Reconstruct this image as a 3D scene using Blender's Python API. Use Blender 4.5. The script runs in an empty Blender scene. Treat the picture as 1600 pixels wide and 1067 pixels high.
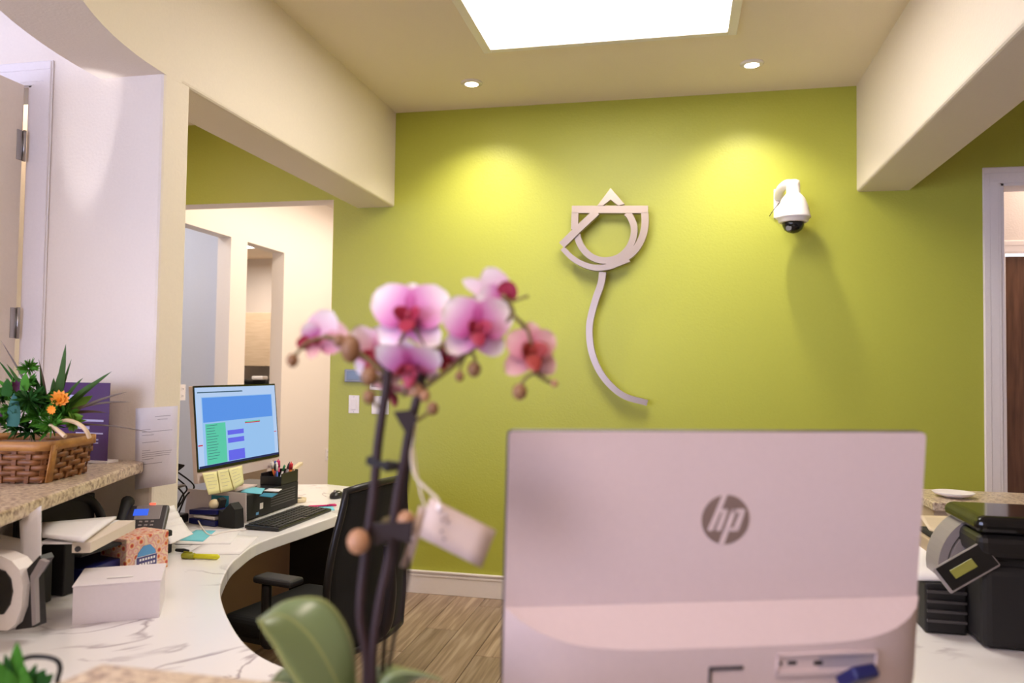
import bpy, bmesh, math, random
from mathutils import Vector, Matrix
random.seed(7)
C = bpy.context.scene.collection
S = bpy.context.scene

# ------------------------------------------------------------------ camera
YAW, PITCH, ROLL, F, CAMH = 12.139, 2.037, 0.782, 1211.0, 1.407
D = 4.683                                   # distance of the green wall
def basis():
    y, p, r = map(math.radians, (YAW, PITCH, ROLL))
    f = Vector((-math.sin(y)*math.cos(p), math.cos(y)*math.cos(p), math.sin(p)))
    rt = Vector((math.cos(y), math.sin(y), 0)); up = rt.cross(f)
    return math.cos(r)*rt+math.sin(r)*up, -math.sin(r)*rt+math.cos(r)*up, f
CR, CU, CF = basis()
O = Vector((0, 0, CAMH))
def at(px, py, X=None, Y=None, Z=None, d=None):
    """where the sight line of a measured point meets a plane of the room (or lies at depth d)"""
    v = CF+CR*((px-800)/F)-CU*((py-533.5)/F)
    if d is not None: return O+v*d
    for i, w in enumerate((X, Y, Z)):
        if w is not None: return O+v*((w-O[i])/v[i])
cd = bpy.data.cameras.new('camera'); cam = bpy.data.objects.new('camera', cd); C.objects.link(cam)
cam.matrix_world = Matrix(((CR.x, CU.x, -CF.x, 0), (CR.y, CU.y, -CF.y, 0), (CR.z, CU.z, -CF.z, CAMH), (0, 0, 0, 1)))
cd.sensor_fit = 'HORIZONTAL'; cd.sensor_width = 36; cd.lens = 36*F/1600; cd.clip_start = 0.02
cd.dof.use_dof = True; cd.dof.focus_distance = 3.0; cd.dof.aperture_fstop = 3.0
S.camera = cam

# ------------------------------------------------------------------ world, exposure, lights
S.view_settings.view_transform = 'Standard'; S.view_settings.look = 'None'
S.view_settings.gamma = 1; S.view_settings.use_curve_mapping = False
S.view_settings.exposure = 0.34
w = bpy.data.worlds.new('world'); S.world = w; w.use_nodes = True
bg = w.node_tree.nodes['Background']; bg.inputs[0].default_value = (0.62, 0.67, 1.0, 1); bg.inputs[1].default_value = 7.6

def area(name, loc, sx, sy, power, col, rot=(0, 0, 0)):
    l = bpy.data.lights.new(name, 'AREA'); l.shape = 'RECTANGLE'; l.size = sx; l.size_y = sy; l.energy = power; l.color = col
    o = bpy.data.objects.new(name, l); C.objects.link(o); o.location = loc; o.rotation_euler = rot; return o
WARM = (1.0, 0.80, 0.58)
area('hall_light', (-2.7, 6.4, 3.0), .6, 3.4, 36, (1, .88, .78))
area('hall_wall_fill', (-.75, 6.6, 1.9), 2.4, 2.2, 26, (1, .90, .82), (0, math.radians(90), 0))  # added fill, hidden behind the green wall, evens out the hall wall
area('back_room_light', (-4.7, 7.3, 2.62), .6, 1.2, 24, (1, .90, .80))
area('side_room_light', (-4.3, 4.6, 2.9), .6, .9, 14, (.86, .88, 1))
area('left_room_light', (-3.4, 3.4, 2.95), .6, .6, 9, (1, .78, .6))
area('right_room_light', (2.6, 5.3, 2.9), .6, .5, 9, (1, .82, .68))
area('lobby_light', (-.2, -.5, 3.0), 1.0, .5, 34, (1, .82, .72))
gl_ = bpy.data.lights.new('streak_spot', 'SPOT'); gl_.energy = 120; gl_.color = (.9, .88, 1); gl_.spot_size = math.radians(7.5); gl_.spot_blend = .6; gl_.shadow_soft_size = .02  # added unseen spot near the floor, makes the streak by the lobby door
go_ = bpy.data.objects.new('streak_spot', gl_); C.objects.link(go_); go_.location = (-2.20, 1.72, .15); go_.rotation_euler = (at(140, 170, Y=2.40)-Vector(go_.location)).to_track_quat('-Z', 'Y').to_euler()

# ------------------------------------------------------------------ materials
def nodes(name):
    m = bpy.data.materials.new(name); m.use_nodes = True
    return m, m.node_tree, m.node_tree.nodes, m.node_tree.links, m.node_tree.nodes['Principled BSDF']
def lin(r, g, b):
    f = lambda c: c/12.92 if c <= .04045 else ((c+.055)/1.055)**2.4
    return (f(r/255), f(g/255), f(b/255), 1)
def mat(name, col, rough=.5, metal=0, bump=0, scale=120, spec=None, var=0, coat=0, trans=0, emit=0):
    m, t, n, l, p = nodes(name)
    p.inputs['Base Color'].default_value = col; p.inputs['Roughness'].default_value = rough; p.inputs['Metallic'].default_value = metal
    if spec is not None: p.inputs['Specular IOR Level'].default_value = spec
    if coat: p.inputs['Coat Weight'].default_value = coat
    if trans: p.inputs['Transmission Weight'].default_value = trans
    if emit: p.inputs['Emission Color'].default_value = col; p.inputs['Emission Strength'].default_value = emit
    tc = n.new('ShaderNodeTexCoord')
    nz = n.new('ShaderNodeTexNoise'); nz.inputs['Scale'].default_value = scale; nz.inputs['Detail'].default_value = 3
    l.new(tc.outputs['Object'], nz.inputs['Vector'])
    if bump:
        b = n.new('ShaderNodeBump'); b.inputs['Strength'].default_value = bump; b.inputs['Distance'].default_value = .004
        l.new(nz.outputs['Fac'], b.inputs['Height']); l.new(b.outputs['Normal'], p.inputs['Normal'])
    v = var if var else .03
    h = n.new('ShaderNodeHueSaturation'); h.inputs['Color'].default_value = col
    mr = n.new('ShaderNodeMapRange'); mr.inputs['To Min'].default_value = 1-v; mr.inputs['To Max'].default_value = 1+v
    l.new(nz.outputs['Fac'], mr.inputs['Value']); l.new(mr.outputs['Result'], h.inputs['Value']); l.new(h.outputs['Color'], p.inputs['Base Color'])
    return m
def ramp(n, stops):
    r = n.new('ShaderNodeValToRGB'); e = r.color_ramp.elements
    while len(e) > 1: e.remove(e[0])
    e[0].position = stops[0][0]; e[0].color = stops[0][1]
    for p, c in stops[1:]:
        x = e.new(p); x.color = c
    return r
def marble():
    m, t, n, l, p = nodes('white_marble'); p.inputs['Roughness'].default_value = .22
    tc = n.new('ShaderNodeTexCoord'); mp = n.new('ShaderNodeMapping'); mp.inputs['Rotation'].default_value = (0, 0, .6)
    l.new(tc.outputs['Object'], mp.inputs['Vector'])
    a = n.new('ShaderNodeTexNoise'); a.inputs['Scale'].default_value = 2.6; a.inputs['Detail'].default_value = 6; a.inputs['Distortion'].default_value = 1.6
    l.new(mp.outputs['Vector'], a.inputs['Vector'])
    s = n.new('ShaderNodeMath'); s.operation = 'SUBTRACT'; s.inputs[1].default_value = .5; l.new(a.outputs['Fac'], s.inputs[0])
    ab = n.new('ShaderNodeMath'); ab.operation = 'ABSOLUTE'; l.new(s.outputs[0], ab.inputs[0])
    b = n.new('ShaderNodeTexNoise'); b.inputs['Scale'].default_value = 3.1; l.new(mp.outputs['Vector'], b.inputs['Vector'])
    r1 = ramp(n, [(0, (1, 1, 1, 1)), (.028, (0, 0, 0, 1))]); l.new(ab.outputs[0], r1.inputs[0])
    r2 = ramp(n, [(.47, (0, 0, 0, 1)), (.62, (1, 1, 1, 1))]); l.new(b.outputs['Fac'], r2.inputs[0])
    mu = n.new('ShaderNodeMath'); mu.operation = 'MULTIPLY'; l.new(r1.outputs[0], mu.inputs[0]); l.new(r2.outputs[0], mu.inputs[1])
    mx = n.new('ShaderNodeMix'); mx.data_type = 'RGBA'; mx.inputs['A'].default_value = lin(246, 243, 244); mx.inputs['B'].default_value = lin(172, 160, 168)
    l.new(mu.outputs[0], mx.inputs['Factor']); l.new(mx.outputs['Result'], p.inputs['Base Color'])
    return m
def granite():
    m, t, n, l, p = nodes('speckled_granite'); p.inputs['Roughness'].default_value = .3
    tc = n.new('ShaderNodeTexCoord')
    a = n.new('ShaderNodeTexNoise'); a.inputs['Scale'].default_value = 70; a.inputs['Detail'].default_value = 5; a.inputs['Roughness'].default_value = .7
    l.new(tc.outputs['Object'], a.inputs['Vector'])
    r = ramp(n, [(.30, lin(92, 74, 66)), (.42, lin(160, 134, 112)), (.52, lin(208, 188, 160)), (.64, lin(226, 210, 186)), (.75, lin(150, 120, 98))])
    l.new(a.outputs['Fac'], r.inputs[0]); l.new(r.outputs[0], p.inputs['Base Color']); return m
def planks():
    m, t, n, l, p = nodes('oak_plank'); p.inputs['Roughness'].default_value = .42
    tc = n.new('ShaderNodeTexCoord'); oi = n.new('ShaderNodeObjectInfo')
    ad = n.new('ShaderNodeVectorMath'); ad.operation = 'ADD'; sc = n.new('ShaderNodeVectorMath'); sc.operation = 'SCALE'; sc.inputs['Scale'].default_value = 37
    cb = n.new('ShaderNodeCombineXYZ'); l.new(oi.outputs['Random'], cb.inputs[0]); l.new(oi.outputs['Random'], cb.inputs[1])
    l.new(cb.outputs[0], sc.inputs[0]); l.new(tc.outputs['Object'], ad.inputs[0]); l.new(sc.outputs[0], ad.inputs[1])
    mp = n.new('ShaderNodeMapping'); mp.inputs['Scale'].default_value = (42, 2.2, 20); l.new(ad.outputs[0], mp.inputs['Vector'])
    a = n.new('ShaderNodeTexNoise'); a.inputs['Scale'].default_value = 1; a.inputs['Detail'].default_value = 6; a.inputs['Distortion'].default_value = .5
    l.new(mp.outputs['Vector'], a.inputs['Vector'])
    r = ramp(n, [(.28, lin(116, 94, 78)), (.5, lin(152, 128, 108)), (.74, lin(184, 162, 142))]); l.new(a.outputs['Fac'], r.inputs[0])
    h = n.new('ShaderNodeHueSaturation'); mr = n.new('ShaderNodeMapRange'); mr.inputs['To Min'].default_value = .80; mr.inputs['To Max'].default_value = 1.12
    l.new(oi.outputs['Random'], mr.inputs['Value']); l.new(mr.outputs['Result'], h.inputs['Value']); l.new(r.outputs[0], h.inputs['Color'])
    l.new(h.outputs[0], p.inputs['Base Color'])
    b = n.new('ShaderNodeBump'); b.inputs['Strength'].default_value = .15; l.new(a.outputs['Fac'], b.inputs['Height']); l.new(b.outputs[0], p.inputs['Normal'])
    return m
def wood(name, c1, c2, sc=(3, 30, 30)):
    m, t, n, l, p = nodes(name); p.inputs['Roughness'].default_value = .5
    tc = n.new('ShaderNodeTexCoord'); mp = n.new('ShaderNodeMapping'); mp.inputs['Scale'].default_value = sc; l.new(tc.outputs['Object'], mp.inputs['Vector'])
    a = n.new('ShaderNodeTexNoise'); a.inputs['Scale'].default_value = 2; a.inputs['Detail'].default_value = 5; l.new(mp.outputs[0], a.inputs['Vector'])
    r = ramp(n, [(.3, c1), (.7, c2)]); l.new(a.outputs['Fac'], r.inputs[0]); l.new(r.outputs[0], p.inputs['Base Color']); return m
def petalmat(name, stops, rough=.55):
    """colour by distance along the petal (UV v)"""
    m, t, n, l, p = nodes(name); p.inputs['Roughness'].default_value = rough
    uv = n.new('ShaderNodeUVMap'); sp = n.new('ShaderNodeSeparateXYZ'); l.new(uv.outputs[0], sp.inputs[0])
    r = ramp(n, stops); l.new(sp.outputs['Y'], r.inputs[0]); l.new(r.outputs[0], p.inputs['Base Color'])
    p.inputs['Subsurface Weight'].default_value = .0
    return m
def leafmat(name, edge, mid, rough=.35):
    m, t, n, l, p = nodes(name); p.inputs['Roughness'].default_value = rough
    uv = n.new('ShaderNodeUVMap'); sp = n.new('ShaderNodeSeparateXYZ'); l.new(uv.outputs[0], sp.inputs[0])
    r = ramp(n, [(0, edge), (.07, mid), (.47, mid), (.5, edge), (.53, mid), (.93, mid), (1, edge)])
    l.new(sp.outputs['X'], r.inputs[0]); l.new(r.outputs[0], p.inputs['Base Color']); return m
def tissuemat():
    m, t, n, l, p = nodes('floral_carton'); p.inputs['Roughness'].default_value = .5
    tc = n.new('ShaderNodeTexCoord'); v = n.new('ShaderNodeTexVoronoi'); v.inputs['Scale'].default_value = 48; l.new(tc.outputs['Object'], v.inputs['Vector'])
    r = ramp(n, [(.0, lin(190, 50, 60)), (.22, lin(214, 90, 76)), (.34, lin(236, 180, 110)), (.46, lin(240, 206, 190)), (.6, lin(226, 160, 150)), (.75, lin(240, 214, 180)), (1, lin(243, 214, 196))])
    l.new(v.outputs['Distance'], r.inputs[0]); l.new(r.outputs[0], p.inputs['Base Color']); return m
def meshmat():
    m, t, n, l, p = nodes('black_mesh_fabric'); p.inputs['Roughness'].default_value = .8; p.inputs['Base Color'].default_value = (.006, .006, .007, 1)
    tc = n.new('ShaderNodeTexCoord'); c = n.new('ShaderNodeTexVoronoi'); c.inputs['Scale'].default_value = 260; l.new(tc.outputs['Object'], c.inputs['Vector'])
    b = n.new('ShaderNodeBump'); b.inputs['Strength'].default_value = .4; l.new(c.outputs['Distance'], b.inputs['Height']); l.new(b.outputs[0], p.inputs['Normal']); return m

M = {}
M['green'] = mat('green_wall_paint', lin(178, 181, 68), .45, bump=.25, scale=90)
M['cream'] = mat('cream_wall_paint', lin(238, 226, 210), .6, bump=.22, scale=100)
M['white'] = mat('white_wall_paint', lin(226, 216, 208), .6, bump=.25, scale=100)
M['ceil'] = mat('ceiling_paint', lin(240, 226, 206), .8, bump=.1, scale=100)
M['trim'] = mat('white_trim_paint', lin(238, 230, 226), .35)
M['plank'] = planks(); M['marble'] = marble(); M['granite'] = granite()
M['black'] = mat('black_plastic', (.012, .011, .012, 1), .35)
M['matte'] = mat('matte_black', (.010, .009, .010, 1), .7)
M['gloss'] = mat('gloss_black', (.008, .008, .008, 1), .08)
M['key'] = mat('key_black', (.02, .019, .02, 1), .5)
M['mesh'] = meshmat()
M['grey'] = mat('grey_plastic', lin(150, 142, 142), .4)
M['dgrey'] = mat('dark_grey_plastic', lin(70, 66, 68), .4)
M['silver'] = mat('silver_shell', lin(214, 194, 190), .42, metal=.0)
M['logo'] = mat('taupe_logo', lin(142, 122, 114), .35, metal=.3)
M['chrome'] = mat('brushed_steel', lin(172, 156, 146), .34, metal=.75)
M['steel'] = mat('steel', lin(180, 176, 172), .3, metal=1)
M['wplastic'] = mat('white_plastic', lin(240, 232, 228), .35)
M['paper'] = mat('white_paper', lin(240, 236, 238), .7)
M['carton'] = mat('white_carton', lin(232, 224, 230), .6)
M['ink'] = mat('grey_ink', lin(168, 160, 168), .7)
M['yellow'] = mat('yellow_note_paper', lin(244, 236, 176), .7)
M['cyan'] = mat('cyan_note_paper', lin(120, 208, 226), .7)
M['teal'] = mat('teal_note_paper', lin(40, 130, 160), .7)
M['navy'] = mat('navy_plastic', lin(26, 30, 92), .3)
M['highlighter'] = mat('highlighter_yellow', lin(228, 228, 40), .4)
M['olive'] = mat('olive_plastic', lin(150, 152, 30), .4)
M['pink'] = mat('pink_plastic', lin(220, 40, 110), .4)
M['red'] = mat('red_plastic', lin(226, 50, 60), .4)
M['orange'] = mat('orange_plastic', lin(240, 130, 50), .4)
M['penblue'] = mat('blue_plastic', lin(60, 90, 180), .4)
M['pengreen'] = mat('green_plastic', lin(60, 140, 90), .4)
M['purple'] = mat('purple_card', lin(72, 30, 92), .4)
M['beige'] = mat('beige_folder', lin(232, 214, 176), .6)
M['tissue'] = tissuemat()
M['labelblue'] = mat('label_blue', lin(96, 160, 214), .5)
M['labelnavy'] = mat('label_navy', lin(78, 74, 128), .5)
M['maple'] = wood('maple_laminate', lin(200, 172, 140), lin(216, 190, 160))
M['brownwood'] = wood('brown_door_wood', lin(86, 56, 38), lin(120, 82, 58), (20, 20, 2))
M['wicker'] = wood('wicker_brown', lin(98, 56, 28), lin(150, 96, 48), (14, 14, 60))
M['wickerl'] = wood('wicker_rim', lin(150, 98, 46), lin(188, 134, 70), (12, 12, 30))
M['cane'] = mat('pale_cane', lin(224, 196, 158), .5)
M['moss'] = mat('dry_moss', lin(120, 96, 84), .9, bump=.6, scale=60, var=.4)
M['fern'] = mat('fern_green', lin(72, 130, 40), .8, spec=.15, var=.3, scale=30)
M['fernd'] = mat('dark_fern_green', lin(40, 84, 30), .8, spec=.15, var=.3, scale=30)
M['blade'] = mat('grass_blade_green', lin(62, 92, 36), .6, spec=.2, var=.25, scale=20)
M['bladeb'] = mat('brown_grass_blade', lin(92, 72, 50), .5)
M['leafl'] = mat('bright_leaf_green', lin(110, 150, 52), .7, spec=.2)
M['bluegreen'] = mat('blue_green_leaf', lin(58, 104, 92), .7, spec=.2)
M['marigold'] = mat('orange_petal', lin(244, 150, 30), .6)
M['plum'] = mat('plum_petal', lin(84, 26, 66), .6)
M['stem'] = mat('dark_orchid_stem', lin(44, 24, 26), .6)
M['stemg'] = mat('green_orchid_stem', lin(112, 96, 52), .5)
M['stake'] = mat('dark_stake', lin(36, 22, 24), .7)
M['bud'] = mat('orchid_bud_skin', lin(134, 96, 62), .5, var=.25, scale=60)
M['budp'] = mat('pinkish_bud_skin', lin(176, 130, 94), .5, var=.25, scale=60)
M['petal'] = petalmat('pink_petal', [(0, lin(150, 36, 96)), (.2, lin(190, 84, 146)), (.42, lin(208, 134, 180)), (.64, lin(220, 176, 198)), (.84, lin(232, 214, 214)), (1, lin(234, 224, 218))])
M['petalw'] = petalmat('pale_petal', [(0, lin(190, 90, 130)), (.3, lin(232, 176, 196)), (.65, lin(228, 200, 206)), (1, lin(234, 222, 218))])
M['petalr'] = petalmat('rose_petal', [(0, lin(170, 60, 90)), (.4, lin(206, 136, 146)), (1, lin(220, 180, 170))])
M['lip'] = mat('crimson_lip', lin(156, 40, 66), .45, var=.3, scale=80)
M['lipo'] = mat('orange_brown_lip', lin(150, 52, 44), .45, var=.3, scale=80)
M['orchleaf'] = leafmat('orchid_leaf', lin(150, 158, 96), lin(112, 128, 84), .3)
M['tagp'] = mat('cream_tag_card', lin(204, 184, 172), .7)
M['string'] = mat('cream_string', lin(226, 214, 190), .8)
M['pot'] = mat('white_ceramic', lin(230, 226, 224), .25)
M['bark'] = mat('bark_chips', lin(84, 58, 42), .9, bump=.8, scale=50, var=.5)
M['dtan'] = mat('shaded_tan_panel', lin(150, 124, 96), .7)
M['tan'] = mat('tan_panel', lin(196, 174, 142), .6)
M['ibeam'] = mat('lit_wall_grey', lin(214, 214, 218), .6)
def emis(name, col, s):
    m, t, n, l, p = nodes(name); p.inputs['Base Color'].default_value = (0.01, .01, .01, 1); p.inputs['Roughness'].default_value = .5; p.inputs['Specular IOR Level'].default_value = .05
    p.inputs['Emission Color'].default_value = col; p.inputs['Emission Strength'].default_value = s; return m
M['skypanel'] = emis('skylight_diffuser', (1, .93, .84, 1), 9)
M['bulb'] = emis('lamp_glow', (1, .86, .68, 1), 22)
M['officelight'] = emis('ceiling_light_glow', (1, .95, .9, 1), 6)
M['scr_bg'] = emis('screen_pale_blue', lin(156, 200, 246), .72)
M['scr_top'] = emis('screen_toolbar', lin(186, 212, 248), .72)
M['scr_blue'] = emis('screen_blue', lin(92, 152, 238), .72)
M['scr_green'] = emis('screen_green', lin(92, 206, 172), .72)
M['scr_violet'] = emis('screen_violet', lin(104, 106, 240), .72)
M['scr_dark'] = emis('screen_text', lin(60, 90, 110), .8)
M['scr_red'] = emis('screen_red', lin(190, 40, 60), .9)
M['scr_bar'] = emis('screen_taskbar', lin(30, 40, 90), .7)
M['lcd'] = emis('phone_display_blue', lin(60, 100, 226), .9)
M['redled'] = emis('red_led', lin(255, 80, 60), 2)
M['lcd_reflect'] = mat('panel_display', lin(150, 150, 70), .25)  # reflection of the green wall put into the display's colour

# ------------------------------------------------------------------ mesh helpers
class B:
    """collects shapes for ONE mesh"""
    def __init__(s): s.bm = bmesh.new(); s.uv = None
    def box(s, a, b, bev=0, m=0, seg=2, R=None):
        a = Vector(a); b = Vector(b); c = (a+b)/2; h = (b-a)
        g = bmesh.ops.create_cube(s.bm, size=1); vs = g['verts']
        bmesh.ops.scale(s.bm, vec=(abs(h.x), abs(h.y), abs(h.z)), verts=vs)
        if bev:
            es = {e for v in vs for e in v.link_edges}
            r = bmesh.ops.bevel(s.bm, geom=list(es), offset=bev, segments=seg, profile=.5, affect='EDGES')
            vs = list({v for v in r['verts']} | {v for v in vs if v.is_valid})
        if R is not None: bmesh.ops.transform(s.bm, matrix=R, verts=vs)
        else: bmesh.ops.translate(s.bm, vec=c, verts=vs)
        if m:
            for f in {f for v in vs for f in v.link_faces}: f.material_index = m
        return vs
    def quad(s, *p, m=0):
        f = s.bm.faces.new([s.bm.verts.new(Vector(q)) for q in p]); f.material_index = m; return f
    def prism(s, poly, o, u, v, n, t, m=0):
        """2-D polygon laid in the plane (o;u,v), pushed along n by t"""
        o, u, v, n = map(Vector, (o, u, v, n))
        a = [s.bm.verts.new(o+u*x+v*y) for x, y in poly]; b = [s.bm.verts.new(o+u*x+v*y+n*t) for x, y in poly]
        fs = [s.bm.faces.new(a), s.bm.faces.new(list(reversed(b)))]
        for i in range(len(a)):
            j = (i+1) % len(a); fs.append(s.bm.faces.new([a[j], a[i], b[i], b[j]]))
        for f in fs: f.material_index = m
    def lathe(s, prof, o=(0, 0, 0), R=None, n=24, m=0, cap=True):
        o = Vector(o); R = R or Matrix.Identity(3); rings = []
        for r, z in prof:
            rings.append([s.bm.verts.new(o+R@Vector((r*math.cos(2*math.pi*k/n), r*math.sin(2*math.pi*k/n), z))) for k in range(n)])
        for a, b in zip(rings, rings[1:]):
            for k in range(n):
                f = s.bm.faces.new([a[k], a[(k+1) % n], b[(k+1) % n], b[k]]); f.material_index = m; f.smooth = True
        if cap:
            for rr in (rings[0], rings[-1]):
                f = s.bm.faces.new(rr); f.material_index = m
    def tube(s, pts, r, n=8, m=0, flat=None):
        pts = [Vector(p) for p in pts]; rings = []; k0 = None
        rr = r if isinstance(r, (list, tuple)) else [r]*len(pts)
        for i, p in enumerate(pts):
            t = (pts[min(i+1, len(pts)-1)]-pts[max(i-1, 0)]).normalized()
            if k0 is None:
                k0 = t.orthogonal().normalized()
            a = (k0-t*k0.dot(t)).normalized(); k0 = a; b = t.cross(a)
            rings.append([s.bm.verts.new(p+(a*math.cos(2*math.pi*k/n)+b*math.sin(2*math.pi*k/n))*rr[i]) for k in range(n)])
        for a, b in zip(rings, rings[1:]):
            for k in range(n):
                f = s.bm.faces.new([a[k], a[(k+1) % n], b[(k+1) % n], b[k]]); f.smooth = True; f.material_index = m
        for q in (rings[0], rings[-1]):
            f = s.bm.faces.new(q); f.material_index = m
    def ball(s, c, r, sc=(1, 1, 1), m=0, R=None, u=12, v=8):
        g = bmesh.ops.create_uvsphere(s.bm, u_segments=u, v_segments=v, radius=r); vs = g['verts']
        bmesh.ops.scale(s.bm, vec=sc, verts=vs)
        if R is not None: bmesh.ops.transform(s.bm, matrix=R.to_4x4(), verts=vs)
        bmesh.ops.translate(s.bm, vec=Vector(c), verts=vs)
        for f in {f for q in vs for f in q.link_faces}: f.smooth = True; f.material_index = m
    def grid(s, fn, nu, nv, m=0, uv=False, smooth=True):
        V = [[s.bm.verts.new(fn(i/nu, j/nv)) for j in range(nv+1)] for i in range(nu+1)]
        lay = s.bm.loops.layers.uv.verify() if uv else None
        for i in range(nu):
            for j in range(nv):
                f = s.bm.faces.new([V[i][j], V[i+1][j], V[i+1][j+1], V[i][j+1]]); f.smooth = smooth; f.material_index = m
                if uv:
                    for lp, q in zip(f.loops, ((i, j), (i+1, j), (i+1, j+1), (i, j+1))): lp[lay].uv = (q[0]/nu, q[1]/nv)
    def strip(s, pts, u, v, o, n, w, t, m=0):
        """flat band of width w following 2-D points, depth t along n"""
        P = [Vector(p) for p in pts]; L = []; Rr = []
        ws = w if isinstance(w, (list, tuple)) else [w]*len(P)
        for i, p in enumerate(P):
            d = (P[min(i+1, len(P)-1)]-P[max(i-1, 0)]).normalized(); q = Vector((-d.y, d.x))*ws[i]/2
            L.append(p+q); Rr.append(p-q)
        for i in range(len(P)-1):
            s.prism([L[i], L[i+1], Rr[i+1], Rr[i]], o, u, v, n, t, m)
    def build(s, name, mats, parent=None, solid=0, shade=None):
        bmesh.ops.recalc_face_normals(s.bm, faces=s.bm.faces)
        me = bpy.data.meshes.new(name); s.bm.to_mesh(me); s.bm.free()
        for q in (mats if isinstance(mats, (list, tuple)) else [mats]): me.materials.append(q)
        o = bpy.data.objects.new(name, me); C.objects.link(o)
        if parent:
            o.parent = parent
            o.matrix_parent_inverse = PINV.get(parent.name, Matrix.Identity(4))
        if solid:
            md = o.modifiers.new('thickness', 'SOLIDIFY'); md.thickness = solid; md.offset = 0
        return o
PINV = {}
def thing(name, label, cat, loc=(0, 0, 0), group=None):
    o = bpy.data.objects.new(name, None); C.objects.link(o); o.location = loc; o.empty_display_size = .05
    PINV[o.name] = Matrix.Translation(-Vector(loc))
    o['label'] = label; o['category'] = cat
    if group: o['group'] = group
    return o
def tag(o, label=None, cat=None, group=None, kind=None):
    for k, v in (('label', label), ('category', cat), ('group', group), ('kind', kind)):
        if v: o[k] = v
    return o
def struct(o, label, cat): return tag(o, label, cat, kind='structure')
def arc(cx, cy, r, a0, a1, n):
    return [(cx+r*math.cos(math.radians(a0+(a1-a0)*k/n)), cy+r*math.sin(math.radians(a0+(a1-a0)*k/n))) for k in range(n+1)]
X3, Y3, Z3 = Vector((1, 0, 0)), Vector((0, 1, 0)), Vector((0, 0, 1))
def smooth_path(pts, n=6):
    P = [Vector(p) for p in pts]; P = [2*P[0]-P[1]]+P+[2*P[-1]-P[-2]]; out = []
    for i in range(1, len(P)-2):
        for k in range(n):
            t = k/n; a, b, c, d = P[i-1:i+3]
            out.append(.5*((2*b)+(c-a)*t+(2*a-5*b+4*c-d)*t*t+(3*b-a-3*c+d)*t**3))
    out.append(P[-2]); return out

# ================================================================== THE ROOM
CE = 3.05; XL, XR, ZB = -1.795, .985, 2.44; CX, CY, R0 = -.405, 2.45, 1.39
# floor
b = B(); b.box((-6.6, -2.7, -.06), (3.6, 9.6, -.007))
floor = struct(b.build('floor', M['dgrey']), 'brown wood plank floor seen between the desk and the green wall', 'floor')
b = B(); b.box((-.0885, -.598, -.007), (.0885, .598, 0), .0015, seg=1)
first = b.build('plank', M['plank'], floor)
k = 0
for i in range(34):
    x = -3.4+.18*i
    if x > 2.2: break
    y0 = .6+random.random()*1.1
    for j in range(4):
        y = y0+1.2*j
        if y > 5.6: break
        p = first if k == 0 else first.copy()
        if k: C.objects.link(p)
        p.location = (x, y, 0); k += 1
# ceiling
b = B(); b.box((-6.6, -2.7, CE), (3.6, 9.6, CE+.1))
struct(b.build('ceiling', M['ceil']), 'smooth tan ceiling above the reception office', 'ceiling')
# green wall with hall opening and right doorway
b = B(); t = .15
b.box((-3.53, D, 2.50), (-2.215, D+t, CE)); b.box((-2.215, D, 0), (1.73, D+t, CE)); b.box((1.73, D, 2.45), (2.62, D+t, CE)); b.box((2.62, D, 0), (3.6, D+t, CE))
wb = b.build('wall_back', [M['green'], M['cream']])
for f in wb.data.polygons:
    if f.normal.z < -.9 or f.normal.x < -.9 or f.normal.y > .9: f.material_index = 1
struct(wb, 'lime green textured wall behind the desk with the steel flower', 'wall')
# left wall with the lobby door (its end is the cream pillar beside the desk)
b = B(); b.prism([(-2.36, 2.40), (XL-.012, 2.40), (XL-.003, 2.403), (XL, 2.412), (XL, 2.538), (XL-.003, 2.547), (XL-.012, 2.55), (-2.36, 2.55)], (0, 0, 0), X3, Y3, Z3, ZB+.004); b.box((-2.36, 2.40, ZB+.004), (XL-.262, 2.55, CE)); b.box((-3.30, 2.40, 2.44), (-2.36, 2.55, CE)); b.box((-6.6, 2.40, 0), (-3.30, 2.55, CE))
struct(b.build('wall_left', M['cream']), 'cream wall ending in the pillar left of the desk, next to the lobby door', 'wall')
# soffits
def beam_y(b, x0, x1, y0, y1, z0, z1, r=.015):
    pr = [(x0, z1), (x1, z1)]+[(x1-r+r*math.cos(math.radians(a)), z0+r-r*math.sin(math.radians(a))) for a in (0, 30, 60, 90)]+[(x0+r-r*math.cos(math.radians(a)), z0+r-r*math.sin(math.radians(a))) for a in (90, 60, 30, 0)]
    b.prism(pr, (0, y0, 0), X3, Z3, Y3, y1-y0)
def band(b, r1, r2, a0, a1, n, z0, z1):
    A = arc(CX, CY, r1, a0, a1, n); Bq = arc(CX, CY, r2, a0, a1, n)
    ring = [(p, q) for p, q in zip(A, Bq)]
    rows = [[b.bm.verts.new((p[0], p[1], z)) for z, p in ((z0, x), (z1, x), (z1, y), (z0, y))] for x, y in ring]
    for u, v in zip(rows, rows[1:]):
        for k in range(4):
            f = b.bm.faces.new([u[k], u[(k+1) % 4], v[(k+1) % 4], v[k]])
    b.bm.faces.new(rows[0]); b.bm.faces.new(rows[-1])
b = B(); beam_y(b, XL-.262, XL, 2.40, D, ZB, CE)
struct(b.build('wall_left_soffit', M['cream']), 'cream boxed soffit running from the pillar to the green wall', 'wall')
b = B(); band(b, R0, R0+.265, 178, 362, 64, ZB, CE)
struct(b.build('wall_curved_soffit', M['cream']), 'cream curved soffit bowing over the reception counter', 'wall')
b = B(); beam_y(b, XR, XR+.285, 2.44, D, ZB, CE)
struct(b.build('wall_right_soffit', M['cream']), 'cream boxed soffit along the right edge of the ceiling', 'wall')
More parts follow.
